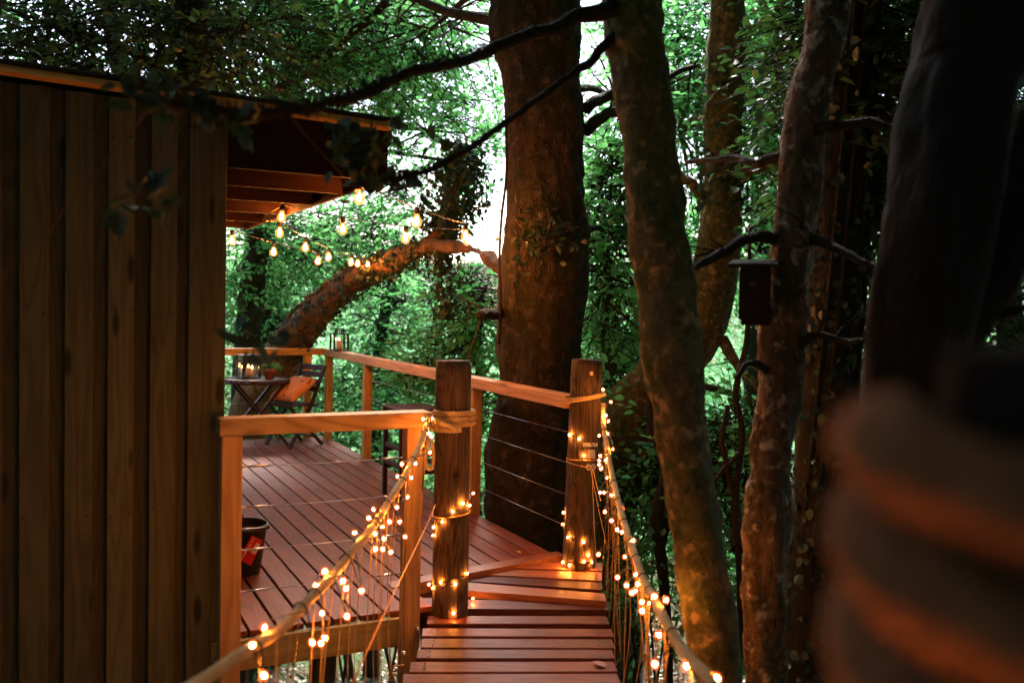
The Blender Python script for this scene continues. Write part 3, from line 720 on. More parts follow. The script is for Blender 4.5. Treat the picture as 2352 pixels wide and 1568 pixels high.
# ------------------------------------------------------------------ fairy lights
def ca(x, y): return (784 + .3359 * x, 1041.25 + .3359 * y)
def cb_(x, y): return (784 + .3359 * x, 520.6 + .3359 * y)
def cc(x, y): return (.3359 * x, 1041.25 + .3359 * y)
BALL = CORE = None
def fairy(label, pts, base, cable_path=None, r=.0100):
    global BALL, CORE
    t = thing('fairy_light_string', label, 'string lights', base, 0, 'fairy light strings'); base = np.array(base, float)
    if BALL is None:
        BALL = MB().ball((0, 0, 0), 1.0, 8, 1.2).obj('bulb', M['bulbshell'], t); BALL['core'] = 1
        core_ = MB().ball((0, 0, 0), .42, 6, 1.2).obj('glow_core', M['bulb'], BALL); CORE = core_.data
    for i, p in enumerate(pts):
        if i == 0 and BALL.parent is t and 'used' not in BALL: o = BALL; o['used'] = 1
        else:
            o = bpy.data.objects.new('bulb', BALL.data); COL.objects.link(o)
            c2_ = bpy.data.objects.new('glow_core', CORE); COL.objects.link(c2_); c2_.parent = o
        o.parent = t; o.location = [float(c) for c in (p - base)]; o.scale = (r * R_.uniform(.9, 1.15),) * 3
        o.rotation_euler = (R_.uniform(-.6, .6), R_.uniform(-.6, .6), 0)
    P = [p for p in pts]
    if cable_path is not None: P = cable_path
    c = smooth_path(np.array(P) - base, 6)
    MB().tube(c, .0022, 5).obj('cable', M['blackcable'], t)
    return t
def near_path(pix, path):
    """a light hung about a rope takes the distance of the nearest piece of that rope"""
    V = path - CAM; k = V @ f0; sx = CX + FP * (V @ RT) / k; sy = CY - FP * (V @ UP) / k
    out = []
    for x, y in pix:
        i = int(np.argmin((sx - x) ** 2 + ((sy - y) * .6) ** 2)); out.append((at(x, y, path[i][1] + R_.uniform(-.04, .02)), i))
    return out
LL = [cb_(*q) for q in ((560, 1315), (620, 1312), (563, 1388), (600, 1415), (615, 1435), (605, 1543))] + \
     [ca(*q) for q in ((480, 45), (415, 72), (385, 155), (478, 165), (507, 68), (452, 297), (380, 368), (222, 380), (187, 440), (330, 465), (280, 500), (400, 465), (230, 547), (293, 580), (437, 567), (90, 540), (233, 652), (283, 653), (338, 672), (10, 870), (33, 922), (138, 937), (38, 1112))] + \
     [cc(*q) for q in ((2220, 805), (2160, 900), (2205, 1090), (1805, 1187), (2135, 1290), (2195, 1295), (2222, 1258), (1725, 1308), (1805, 1515))]
RLs = [cb_(*q) for q in ((1790, 1112), (1843, 1197), (1810, 1290), (1824, 1328), (1824, 1415), (1763, 1427), (1857, 1520))] + \
      [ca(*q) for q in ((1770, 15), (1763, 47), (1808, 43), (1762, 75), (1777, 103), (1815, 165), (1768, 267), (1797, 265), (1847, 285), (1802, 397), (1922, 378), (1847, 458), (1887, 520), (1918, 537), (1997, 593), (1757, 688), (1938, 705), (2005, 743), (2012, 825), (1888, 845), (1950, 898), (1985, 950), (2008, 937), (2030, 890), (2055, 1013), (2107, 1018), (2140, 975), (2220, 1000), (2057, 1075), (2168, 1238), (2145, 1437))] + [(1578, 1528), (1647, 1556), (1690, 1640), (1760, 1720), (1800, 1690), (1850, 1800), (1930, 1850), (1900, 2000), (1960, 2150), (2020, 2300)]  # last bulbs, past the lower frame edge, added to light the near coil
def wound(path, pix):
    h = sorted(near_path(pix, path), key=lambda a: a[1]); P = [p for p, _ in h]
    cab_ = []
    for k, (p, i) in enumerate(h):                      # the cable runs bulb to bulb and takes a turn of the rope every few bulbs
        cab_.append(p + np.array([0, 0, .006]))
        if k % 3 == 1:
            c = path[i]
            for a in (0, 1.6, 3.1, 4.6, 6.0): cab_.append(c + .019 * np.array([math.cos(a), .25 * a / 6, math.sin(a)]))
    return P, cab_
P, cp = wound(LPATH, LL); fairy('warm fairy lights twisted round the sagging rope beside the deck', P, P[0], cp)
P, cp = wound(RPATH, RLs); fairy('warm fairy lights twisted round the rope beside the mossy trunk', P, P[0], cp)
pp = [ca(*q) for q in ((902, 272), (877, 355), (832, 340), (762, 397), (690, 465), (630, 503), (627, 560), (860, 820), (778, 892), (680, 880), (623, 918), (600, 893), (768, 1090), (900, 990))]
P = [on_post(PL, RL, lean_l, -.16, zl, x, y, .012) for x, y in pp]
P[0] = at(*pp[0], 4.85); P[11] = at(*pp[11], 4.75); P[13] = onz(*pp[13], -.035)
def spiral(c, lean, r, P, z0, z1):
    Q = sorted(P, key=lambda p: -p[2]); out = []
    for p, q in zip(Q, Q[1:]):
        out.append(p)
        a0 = math.atan2(p[1] - c[1], p[0] - c[0] - lean[0] * .5); a1 = math.atan2(q[1] - c[1], q[0] - c[0] - lean[0] * .5)
        if abs(a1 - a0) > math.pi: a1 += 2 * math.pi * (1 if a1 < a0 else -1)
        for s in (.25, .5, .75):
            a = a0 + (a1 - a0) * s; z = p[2] + (q[2] - p[2]) * s; f = (z - z0) / (z1 - z0)
            out.append(np.array([c[0] + lean[0] * f + (r + .006) * math.cos(a), c[1] + (r + .006) * math.sin(a), z]))
    out.append(Q[-1]); return out
fairy('warm fairy lights spiralling down the coiled post onto the step', P, (PL[0], PL[1], 0), spiral(PL, lean_l, RL, P, -.16, zl))
pp = [cb_(1560, 1423), cb_(1627, 1450)] + [ca(*q) for q in ((1660, 15), (1518, 402), (1510, 483), (1550, 572), (1655, 605), (1690, 693), (1660, 738), (1713, 742), (1515, 742), (1558, 762))]
P = [on_post(PRr, RR, lean_r, -.06, zr, x, y, .012) for x, y in pp]
fairy('warm fairy lights spiralling down the post with metal tags', P, (PRr[0], PRr[1], 0), spiral(PRr, lean_r, RR, P, -.06, zr))

# ------------------------------------------------------------------ festoon strings with pear bulbs
prof_glass = [(.0005, -.082), (.012, -.080), (.022, -.072), (.029, -.060), (.0305, -.048), (.027, -.034), (.019, -.020), (.0145, -.008), (.0135, .0)]
prof_fil = [(.0005, -.066), (.006, -.062), (.0105, -.054), (.0115, -.046), (.0095, -.036), (.005, -.024), (.0005, -.016)]
prof_sock = [(.0005, .034), (.014, .034), (.0165, .028), (.0165, .004), (.015, -.002)]
FEST = None
def festoon(label, e0, e1, bulbs):
    """bulbs: (px, py of the bulb's middle, distance)"""
    global FEST
    pts = [at(x, y, Y) for x, y, Y in bulbs]; base = pts[0]
    t = thing('festoon_string', label, 'string lights', base, 0, 'festoon lights over the deck')
    tops = []
    for p in pts:
        top = p + np.array([0, 0, .046]); tops.append(top + np.array([0, 0, .036]))
        if FEST is None:
            g = MB().lathe(prof_glass, 16).obj('bulb', M['bulbglass'], t); f = MB().lathe(prof_fil, 12).obj('filament', M['filament'], g); s = MB().lathe(prof_sock, 12).obj('socket', M['blackmetal'], g); FEST = (g.data, f.data, s.data)
        else:
            g = bpy.data.objects.new('bulb', FEST[0]); f = bpy.data.objects.new('filament', FEST[1]); s = bpy.data.objects.new('socket', FEST[2])
            for o in (g, f, s): COL.objects.link(o)
            f.parent = g; s.parent = g
        g.parent = t; g.location = [float(c) for c in (top - base)]; g.rotation_euler = (R_.uniform(-.08, .08), R_.uniform(-.08, .08), 0)
    allp = [np.array(at(*e0))] + tops + [np.array(at(*e1))]
    path = []
    for a, b in zip(allp, allp[1:]):
        for s in np.linspace(0, 1, 5)[:-1]: path.append(a * (1 - s) + b * s - np.array([0, 0, .10 * s * (1 - s) * np.linalg.norm(b - a) * .5]))
    path.append(allp[-1])
    MB().tube(np.array(path) - base, .0032, 5).obj('cable', M['blackcable'], t)
    return t
festoon('nearest festoon string of pear bulbs from the roof corner to the great beech', (815, 440, 4.85), (1148, 535, 6.8), [(824, 455, 4.85), (957, 509, 5.3), (1069, 543, 5.9)])
festoon('middle festoon string of pear bulbs under the roof edge to the great beech', (600, 500, 6.2), (1148, 548, 6.9), [(648, 499, 6.2), (787, 527, 6.0), (932, 548, 6.2), (1074, 553, 6.55)])
festoon('festoon string of pear bulbs falling to the leaning ivy trunk', (600, 505, 6.4), (852, 598, 9.3), [(643, 535, 6.6), (702, 569, 7.2), (755, 591, 7.8), (807, 603, 8.6)])
festoon('lowest festoon string of small pear bulbs from cabin corner to leaning trunk', (470, 530, 7.0), (858, 600, 9.5), [(533, 553, 7.1), (629, 579, 7.6), (730, 600, 8.2), (822, 606, 9.1), (845, 609, 9.4)])

# ------------------------------------------------------------------ furniture on the deck
def slats(parent, mat, lst, name='slat'):
    for b in lst: MB().box(*b, .003).obj(name, M[mat], parent)
# folding chair: local x = backwards (away from table), y = across, z up
pF, pB = onz(664.6, 1031.2, 0), onz(743.7, 1020.5, 0)
dirb = (pB - pF)[:2]; ch_rz = math.atan2(dirb[1], dirb[0])
chair = thing('folding_chair', 'dark slatted folding chair with an orange cushion at the deck corner', 'chair', pF, ch_rz)
CW = .40
for y in (0, CW):
    MB().bar((.0, y, .0), (.28, y, .44), .024, .042, (0, 1, 0)).bar((.28, y, .44), (.47, y, .86), .024, .040, (0, 1, 0)).obj('front_leg', M['darkwood'], chair)
    yy = y + (.028 if y == 0 else -.028)
    MB().bar((.47, yy, .0), (.02, yy, .435), .024, .038, (0, 1, 0)).obj('rear_leg', M['darkwood'], chair)
for k in range(6): MB().box(-.01 + k * .066, .046 + k * .066, .012, CW - .012, .440, .456, .003).obj('seat_slat', M['darkwood'], chair)
for k in range(4):
    f = .60 + .075 * k + .02; x = .28 + (f - .44) * .19 / .42
    MB().bar((x + .012, -.01, f), (x + .012, CW + .01, f), .062, .014, (-.9, 0, .4)).obj('back_slat', M['darkwood'], chair)
MB().bar((.13, .02, .20), (.13, CW - .02, .20), .03, .018).obj('stretcher', M['darkwood'], chair)
MB().bar((.36, .03, .10), (.36, CW - .03, .10), .03, .018).obj('stretcher', M['darkwood'], chair)
# cushion
cu = thing('cushion', 'orange cushion with dark bird print on the folding chair', 'cushion', pF + np.array([0, 0, .46]), ch_rz)
vs, fs = [], []; n = 17
for s in (1, -1):
    for i in range(n):
        for j in range(n):
            x, y = i / (n - 1) * 2 - 1, j / (n - 1) * 2 - 1
            prof = (max(0, (1 - x ** 4)) * max(0, (1 - y ** 4))) ** .45
            k = 1 - .07 * (1 - abs(x)) * (1 if abs(y) > .99 else abs(y) ** 3) ; kx = 1 - .07 * (1 - y * y) * abs(x) ** 3; ky = 1 - .07 * (1 - x * x) * abs(y) ** 3
            X, Yy, Z = x * .205 * kx, y * .205 * ky, s * .062 * prof
            a = rad(33); xx = .20 + X * math.cos(a) - Z * math.sin(a); zz = .155 + X * math.sin(a) + Z * math.cos(a)
            vs.append((xx, CW / 2 + Yy, zz))
for s in (0, 1):
    for i in range(n - 1):
        for j in range(n - 1):
            a = s * n * n + i * n + j; fs.append((a, a + 1, a + n + 1, a + n))
cob = MB().add(vs, fs, True); me_o = cob.obj('cover', M['cushion'], cu)
bm = bmesh.new(); bm.from_mesh(me_o.data); bmesh.ops.remove_doubles(bm, verts=bm.verts, dist=.001); bmesh.ops.recalc_face_normals(bm, faces=bm.faces); bm.to_mesh(me_o.data); bm.free()
# round table
tcn = onz(590, 868, .72); tcn = np.array([tcn[0], tcn[1], 0])
tb_ = thing('round_table', 'dark slatted round folding table beside the back railing', 'table', tcn, TH)
rt = .36; w = .052
for k in range(13):
    y = -rt + .055 * k + .005; h = math.sqrt(max(.0004, rt * rt - (y + w / 2) ** 2))
    MB().box(-h, h, y, y + w, .700, .718, .003).obj('slat', M['darkwood'], tb_)
MB().lathe([(rt + .012, .672), (rt + .016, .676), (rt + .016, .700), (rt + .002, .7005), (rt + .002, .672), (rt + .012, .672)], 40).obj('rim', M['darkwood'], tb_)
for s in (-1, 1):
    y = s * .24
    MB().bar((-.30, y, 0), (.26, y, .69), .026, .045, (0, 1, 0)).obj('leg', M['darkwood'], tb_)
    MB().bar((.30, y - s * .03, 0), (-.26, y - s * .03, .69), .026, .045, (0, 1, 0)).obj('leg', M['darkwood'], tb_)
MB().bar((-.27, -.24, .05), (-.27, .24, .05), .03, .02).obj('stretcher', M['darkwood'], tb_)
MB().bar((.27, -.21, .05), (.27, .21, .05), .03, .02).obj('stretcher', M['darkwood'], tb_)
# candles helper
def candle(parent, c, r, h):
    o = MB().lathe([(.0005, 0), (r, 0), (r, h), (r * .8, h - .004), (.0005, h - .006)], 14, c).obj('candle', M['wax'], parent)
    MB().lathe([(.0005, h), (.004, h + .005), (.0055, h + .011), (.0038, h + .020), (.0005, h + .032)], 8, c).obj('flame', M['flame'], o)
    return o
def lantern(label, loc, w, h, candles, rz, roof=True, vents=True):
    t = thing('candle_lantern', label, 'lantern', loc, rz); a = w / 2; s = .020
    MB().box(-a - .006, a + .006, -a - .006, a + .006, 0, .014, .002).obj('base', M['blackmetal'], t)
    for x in (-1, 1):
        for y in (-1, 1): MB().box(x * a - s / 2, x * a + s / 2, y * a - s / 2, y * a + s / 2, .014, h, .001).obj('corner_bar', M['blackmetal'], t)
    for k in range(4):
        ang = k * math.pi / 2; p = MB().box(-a + s / 2, a - s / 2, a - .001, a + .001, .016, h - .002, .0004)
        p.v = [(x * math.cos(ang) - y * math.sin(ang), x * math.sin(ang) + y * math.cos(ang), z) for x, y, z in p.v]; p.obj('pane', M['glass'], t)
    MB().box(-a - .008, a + .008, -a - .008, a + .008, h, h + .012, .002).obj('top', M['blackmetal'], t)
    if roof:
        b = a * .55
        for k in range(4):
            ang = k * math.pi / 2
            for q in (-.75, -.25, .25, .75):
                p = MB().box(q * b - .004, q * b + .004, b - .003, b + .003, h + .012, h + .052, .001)
                p.v = [(x * math.cos(ang) - y * math.sin(ang), x * math.sin(ang) + y * math.cos(ang), z) for x, y, z in p.v]; p.obj('vent_bar', M['blackmetal'], t)
        MB().box(-b - .006, b + .006, -b - .006, b + .006, h + .052, h + .064, .002).obj('cap', M['blackmetal'], t)
        MB().tube([(-.03, 0, h + .064), (-.028, 0, h + .085), (0, 0, h + .095), (.028, 0, h + .085), (.03, 0, h + .064)], .003, 6).obj('handle', M['blackmetal'], t)
    for c in candles: candle(t, c[:3], c[3], c[4])
    return t
lc = onz(786, 800, 1.03)
lantern('black lantern with lit candle standing on the corner of the handrail', D(2.857, 9.97, 1.031), .155, .185, [(0, 0, .014, .034, .10)], TH)
lantern('black glass lantern with lit candles on the round table', at(570, 858, 10.05) * [1, 1, 0] + [0, 0, .7185], .19, .24, [(-.01, -.03, .014, .024, .10), (.055, .03, .014, .022, .085), (-.05, .05, .014, .02, .09)], TH + .2, False)
# flower pot
fp = at(619, 862, 9.95); fp = np.array([fp[0], fp[1], .7185])
pot = thing('flower_pot', 'terracotta pot with small leafy plant on the round table', 'flower pot', fp)
MB().lathe([(.0005, 0), (.045, 0), (.062, .078), (.070, .078), (.074, .112), (.066, .112), (.060, .085), (.0005, .085)], 24).obj('pot', M['terracotta'], pot)
MB().lathe([(.0005, .096), (.062, .094)], 16).obj('soil', M['soil'], pot)
k = 260; p0 = rng.normal(size=(k, 3)) * [.03, .03, .0] + [0, 0, .095]; dd_ = unit(rng.normal(size=(k, 3)) * [.7, .7, .4] + [0, 0, .55]); p1 = p0 + dd_ * (rng.random((k, 1)) * .07)
leaf_mesh('plant', p1, dd_, rng.normal(size=(k, 3)), .03 + .03 * rng.random(k), .012 + .01 * rng.random(k), rng.random(k), M['leaf_dark'], pot)
# slatted stool by the side railing
stl = thing('slatted_stool', 'tall dark slatted stool between the side railing and coiled post', 'stool', D(2.43, 6.74, 0), TH)
SW, SD, SH = .36, .42, .74
for x in (0, SW - .035):
    for y in (0, SD - .035): MB().box(x, x + .035, y, y + .035, 0, SH - .045, .003).obj('leg', M['darkwood'], stl)
for k in range(9): MB().box(-.012, SW + .012, -.012 + k * .05, -.012 + k * .05 + .040, SH - .018, SH, .003).obj('slat', M['darkwood'], stl)
for y in (0.002, SD - .028): MB().box(-.01, SW + .01, y, y + .026, SH - .044, SH - .019, .002).obj('apron', M['darkwood'], stl)
for z in (.22, .36):
    for y in (.006, SD - .029): MB().box(.036, SW - .036, y, y + .022, z, z + .035, .002).obj('rung', M['darkwood'], stl)
    for x in (.006, SW - .029): MB().box(x, x + .022, .036, SD - .036, z + .045, z + .08, .002).obj('rung', M['darkwood'], stl)
# bucket
bk = onz(552, 1313, 0); bucket = thing('bucket', 'black plastic bucket with a red label behind the cabin corner post', 'bucket', bk)
r0_, r1_, hh = .112, .150, .285
MB().lathe([(.0005, .002), (r0_ - .006, 0), (r0_, .006), (r1_ - .004, hh - .03), (r1_ + .004, hh - .028), (r1_ + .006, hh - .004), (r1_ + .002, hh), (r1_ - .004, hh - .002), (r1_ - .007, hh - .03), (r0_ - .004, .01), (.0005, .008)], 40).obj('shell', M['bucket'], bucket)
MB().lathe([(.0005, hh - .045), (r1_ - .010, hh - .045)], 32).obj('water', M['water'], bucket)
aim = math.atan2(-bk[1], -bk[0])
hp = []
for i in range(25):
    s = math.pi * i / 24; a = aim + rad(70); ex = np.array([math.cos(a), math.sin(a), 0]); ey = np.array([-math.sin(a), math.cos(a), 0])
    hp.append(ex * math.cos(s) * (r1_ + .008) - ey * math.sin(s) * (r1_ + .02) * -1 * -1 + np.array([0, 0, hh - .016 + .028 * math.sin(s)]))
hp = [np.array(p) for p in hp]
hd = MB().tube(hp, .0025, 6).obj('handle', M['steel'], bucket)
MB().tube(hp[10:15], .011, 10).obj('grip', M['grip'], hd)
for p in (hp[0], hp[-1]): MB().ball(p, .013, 8).obj('handle_lug', M['bucket'], bucket)
def bsurf(s, tz, out):
    """s along the side of the bucket, tz up it, both in metres from the label's middle"""
    z = .155 + tz; r = r0_ + (r1_ - r0_) * z / hh + out; a = aim + rad(26) + s / r
    return (r * math.cos(a), r * math.sin(a), z)
LA = rad(60); lw, lh = .150, .092
def lab(x, y, out): return bsurf(x * math.cos(LA) - y * math.sin(LA), x * math.sin(LA) + y * math.cos(LA), out)
def label_patch(x0, x1, y0, y1, out, name, mat, parent):
    nx, ny = 9, 7; vs, fs = [], []
    for j in range(ny):
        for i in range(nx): vs.append(lab(x0 + (x1 - x0) * i / (nx - 1), y0 + (y1 - y0) * j / (ny - 1), out))
    for j in range(ny - 1):
        for i in range(nx - 1): a = j * nx + i; fs.append((a, a + 1, a + nx + 1, a + nx))
    return MB().add(vs, fs, True).obj(name, M[mat], parent)
lb = label_patch(-lw / 2, lw / 2, -lh / 2, lh / 2, .0022, 'label', 'red', bucket)
tv, tf = text_mesh('BLACKSPUR >>>', .0195); MB().add([lab(x * .95, y + .026, .0034) for x, y, _ in tv], tf).obj('lettering', M['labelwhite'], lb)
label_patch(-.012, .048, -.036, -.006, .0030, 'barcode', 'labelwhite', lb)
x = -.008
while x < .044:
    w = R_.choice((.001, .0016, .0024)); label_patch(x, x + w, -.031, -.010, .0036, 'barcode_line', 'ink', lb); x += w + R_.choice((.0012, .002))
# leaves lying on the planks
def fallen(label, px, py, z, mat, L):
    p = onz(px, py, z) + np.array([0, 0, .004]); a = R_.uniform(0, 6); vs = []
    for x, y, zz in ((-.5, 0, 0), (-.15, .26, .10), (.25, .22, .12), (.5, 0, .04), (.25, -.22, .10), (-.15, -.26, .12), (0, 0, 0)):
        vs.append((L * (x * math.cos(a) - y * math.sin(a)), L * (x * math.sin(a) + y * math.cos(a)), L * zz))
    o = MB().add(vs, [(6, i, (i + 1) % 6) for i in range(6)], True).obj('fallen_leaf', M[mat], None); o.location = [float(c) for c in p]; return tag(o, label, 'leaf')
fallen('small yellow leaf lying on the deck planks', 1190, 1269, .002, 'yellowleaf', .055)
mb = MB(); u = .845 - 8 * PIT_
while u < URIGHT - .02:
    for v in (4.43, 5.42, 6.82, 8.42, 9.92):
        if u > .6 and v > (4.4 if u < 1.66 else 5.0):
            for du in (.03, .095): mb.lathe([(.0005, .0012), (.0045, .0012), (.0048, -.002)], 8, (u + du, v, 0))
    u += PIT_
o = mb.obj('screws', M['blackmetal'], dk); o['kind'] = 'stuff'
mb = MB()
for y in ys:
    if y > 2.5:
        for s_ in (-.40, .40):
            for dy in (-.03, .03): mb.lathe([(.0005, .0012), (.0045, .0012), (.0048, -.002)], 8, (ax(y) + s_, y + dy + s_ * .06, -.057))
o = mb.obj('screws', M['blackmetal'], bridge); o['kind'] = 'stuff'
for px, py, lb_ in ((668, 1245, 'brown leaf scrap on the deck planks in front of the bucket'), (610, 1085, 'brown leaf scrap on the deck planks near the table legs'), (1110, 1250, 'brown leaf scrap on the deck beside the coiled post'), (820, 1150, 'brown leaf scrap in the middle of the deck planks')):
    fallen(lb_, px, py, .002, 'brownleaf', R_.uniform(.03, .045))
fallen('curled brown leaf lying on the footbridge planks', 1376, 1527, -.058, 'brownleaf', .08)
#==MARK3==

# ------------------------------------------------------------------ trees
def stem(rows, Yoff=0):
    """rows (px, py, width px, distance) -> (point, radius) list"""
    return [(at(x, y, Y), w * Y / FP / 2) for x, y, w, Y in rows]
def grounded(rows, spread=1.25):
    """adds the foot of the stem on the forest floor"""
    s = stem(rows); p, r = s[0]; z = gz(p[0], p[1]) - .2
    if p[2] > z + .3: s = [(np.array([p[0], p[1], z]), r * spread), (np.array([p[0], p[1], (z + p[2]) / 2]), r * 1.06)] + s
    return s
def skyward(s, dz=5.0, dx=0, dy=0, r=.6):
    p, q = s[-1]; return s + [(p + np.array([dx * .5, dy * .5, dz * .5]), q * (1 + r) / 2), (p + np.array([dx, dy, dz]), q * r)]

# the great beech against the side railing
s = skyward(grounded([(1215, 1260, 205, 7.05), (1228, 1000, 200, 7.05), (1240, 860, 186, 7.05), (1247, 720, 198, 7.05), (1248, 620, 205, 7.05), (1250, 480, 190, 7.05), (1252, 330, 184, 7.05), (1240, 160, 182, 7.05), (1232, 0, 200, 7.05)]), 4.5)
crs = [(at(1010, 50, 9.5), (1.2, 1.2, .75)), (at(900, 40, 10.5), (1.2, 1.2, .8)), (at(1400, 520, 9.2), (.7, .8, 1.1)), (at(1420, 230, 9.5), (.6, .8, .9)), (at(1390, 820, 9.0), (.55, .8, .8)), ((.6, 6.5, 6.6), (3.2, 3, 1.4))]
T1 = tree('beech_tree', 'huge dark mossy beech trunk rising through frame centre behind the side railing', s, M['bark_main'], crs, 'leaf_bright', 1900, 9, .078, .3, .5, rough=.05, seg=96, nb=10, seed=4, relief=(.035, .028, 13.0, .5),
          limbs=[[(at(1345, 250, 7.1), .05), (at(1400, 215, 7.3), .04), (at(1500, 190, 7.6), .03), (at(1600, 150, 8), .02)],
                 [(at(1345, 300, 7.1), .055), (at(1385, 262, 7.2), .045), (at(1440, 250, 7.4), .035), (at(1530, 255, 7.8), .02)],
                 [(at(1150, 712, 6.95), .042), (at(1125, 720, 6.7), .040), (at(1107, 729, 6.5), .039)],
                 [(at(1150, 50, 7.1), .05), (at(1040, 25, 7.6), .04), (at(900, -20, 8.2), .03)]])
B1 = np.array(s[0][0])
pth = [at(1162, 270, 6.72), at(1163, 400, 6.7), at(1152, 500, 6.7), at(1147, 600, 6.68), at(1150, 700, 6.7), at(1146, 790, 6.72)]
MB().tube(smooth_path(pth, 6) - B1, .011, 6).obj('vine', M['bark_dark'], T1)
k = 130; cc_ = at(1240, 545, 6.6); pos = cc_ + rng.normal(size=(k, 3)) * [.12, .06, .10]; pos[:, 1] -= .05
leaf_mesh('holly_shoots', pos - B1, rng.normal(size=(k, 3)) + [0, -.4, .1], rng.normal(size=(k, 3)) * .6 + [0, -.6, .5], .05 + .03 * rng.random(k), .03 + .012 * rng.random(k), rng.random(k), M['leaf_holly'], T1)
mbs = MB()
for a, b, c in (((1180, 500), (1205, 530), (1225, 560)), ((1255, 470), (1262, 510), (1250, 560)), ((1330, 520), (1290, 535), (1240, 550))): mbs.tube(smooth_path([at(*a, 6.62), at(*b, 6.6), at(*c, 6.66)], 4) - B1, .006, 5)
mbs.obj('shoot_stems', M['bark_pale'], T1)

# the leaning ivy trunk that arches over the far corner of the deck
s = [(np.array([-4.0, 12.3, -4.6]), .26)] + stem([(560, 1010, 95, 11.6), (640, 835, 88, 11.0), (700, 745, 76, 10.6), (760, 680, 64, 10.2), (830, 632, 54, 9.7), (900, 600, 46, 9.3), (985, 566, 38, 8.8), (1050, 566, 28, 8.4), (1095, 576, 24, 8.0), (1130, 600, 22, 7.6), (1155, 640, 22, 7.35), (1185, 670, 22, 7.2)])
LT = tree('leaning_tree', 'leaning ivy clad trunk arching over the deck corner, lit orange by bulbs', s, M['bark_lean'], rough=.10, seg=48, seed=8, relief=(.035, .035, 9.0, .6),
          limbs=[[(at(985, 566, 8.85), .085), (at(1030, 520, 8.9), .075), (at(1052, 450, 9.0), .06), (at(1065, 390, 9.1), .05), (at(1055, 330, 9.2), .03)]])
LB = np.array(s[0][0])
ivy_on([(at(1005, 545, 8.8), .10), (at(1030, 510, 8.9), .12), (at(1045, 450, 9.0), .14), (at(1062, 400, 9.1), .12), (at(1060, 350, 9.2), .05)], 1500, .055, LT, LB, out=.22)
ivy_on(stem([(660, 800, 80, 10.85), (740, 700, 68, 10.3), (830, 632, 54, 9.7), (900, 600, 46, 9.3), (985, 566, 42, 8.8)]), 1300, .05, LT, LB, out=.07)
ivy_on([(at(1010, 570, 8.75), .04), (at(1020, 620, 8.75), .07), (at(1025, 690, 8.75), .04), (at(1022, 730, 8.75), .02)], 500, .05, LT, LB, out=.12, name='hanging_ivy')
# roots and vines clinging to it
for k in range(9):
    a0 = R_.uniform(0, 6.3); base_ = smooth_path([p for p, r in s[2:7]], 8); rs_ = np.linspace(.22, .11, len(base_)); q = []
    for i, p in enumerate(base_):
        a = a0 + i * R_.uniform(.02, .1); q.append(p + rs_[i] * 1.05 * np.array([math.cos(a) * .75, math.sin(a), math.cos(a) * -.65]))
    MB().tube(np.array(q) - LB, R_.uniform(.012, .024), 5).obj('ivy_stem', M['bark_lean'], LT)

# near right: smooth mossy trunk beside the rope
s = skyward(grounded([(1650, 1640, 118, 2.92), (1636, 1500, 116, 2.92), (1614, 1330, 112, 2.92), (1598, 1200, 116, 2.92), (1582, 1080, 114, 2.93), (1560, 960, 112, 2.94), (1545, 830, 126, 2.94), (1530, 680, 132, 2.98), (1512, 560, 132, 2.98), (1496, 400, 124, 2.98), (1478, 240, 118, 2.98), (1462, 100, 116, 2.98), (1448, -20, 118, 2.98)]), 4, -.3, .3)
t = tree('mossy_tree', 'slender mossy curved trunk right beside the hand rope, glowing orange low down', s, M['bark_smooth'], [((.4, 2.6, 5.4), (2.6, 2.6, 1.1))], 'leaf_beech', 900, 9, .09, .3, .5, rough=.07, seg=56, nb=6, seed=21, relief=(.016, .015, 20.0, .6))
B2 = np.array(s[0][0])
# two long dark boughs crossing the picture
def bough(rows, seed, name='bough'): return limb(name, stem(rows), M['bark_dark'], t, B2, 9, .12, seed)
bough([(1440, 20, 46, 2.95), (1330, 40, 35, 2.85), (1160, 103, 27, 2.7), (1060, 140, 25, 2.6), (950, 165, 24, 2.5), (870, 205, 23, 2.38), (800, 225, 23, 2.3), (700, 252, 21, 2.2), (600, 262, 19, 2.1), (480, 250, 16, 2.0), (390, 232, 13, 1.95), (330, 205, 10, 1.92), (275, 222, 7, 1.9)], 31)
bough([(1430, 70, 33, 2.95), (1380, 118, 23, 2.92), (1290, 190, 18, 2.88), (1160, 282, 14, 2.85), (1050, 358, 15, 2.8), (960, 398, 14, 2.75), (880, 418, 11, 2.7), (800, 425, 8, 2.65)], 32)
# little stubs of lichen and dead twig along the boughs
st = smooth_path([p for p, r in stem([(1160, 103, 46, 2.75), (950, 165, 40, 2.5), (800, 225, 36, 2.3), (600, 262, 32, 2.1), (390, 232, 24, 1.95), (1160, 282, 24, 2.85)][:5])], 30)
i = rng.integers(0, len(st), 700); A = st[i] + rng.normal(size=(700, 3)) * .006; stick_mesh('lichen_tufts', A - B2, A - B2 + unit(rng.normal(size=(700, 3)) + [0, 0, .3]) * (.02 + .02 * rng.random((700, 1))), .003, .001, M['bark_dark'], t)
st = smooth_path([p for p, r in stem([(1160, 282, 24, 2.85), (1050, 358, 20, 2.8), (960, 398, 18, 2.75), (880, 418, 15, 2.7)])], 30)
i = rng.integers(0, len(st), 420); A = st[i]; stick_mesh('lichen_tufts', A - B2, A - B2 + unit(rng.normal(size=(420, 3))) * (.015 + .012 * rng.random((420, 1))), .0025, .001, M['bark_dark'], t)
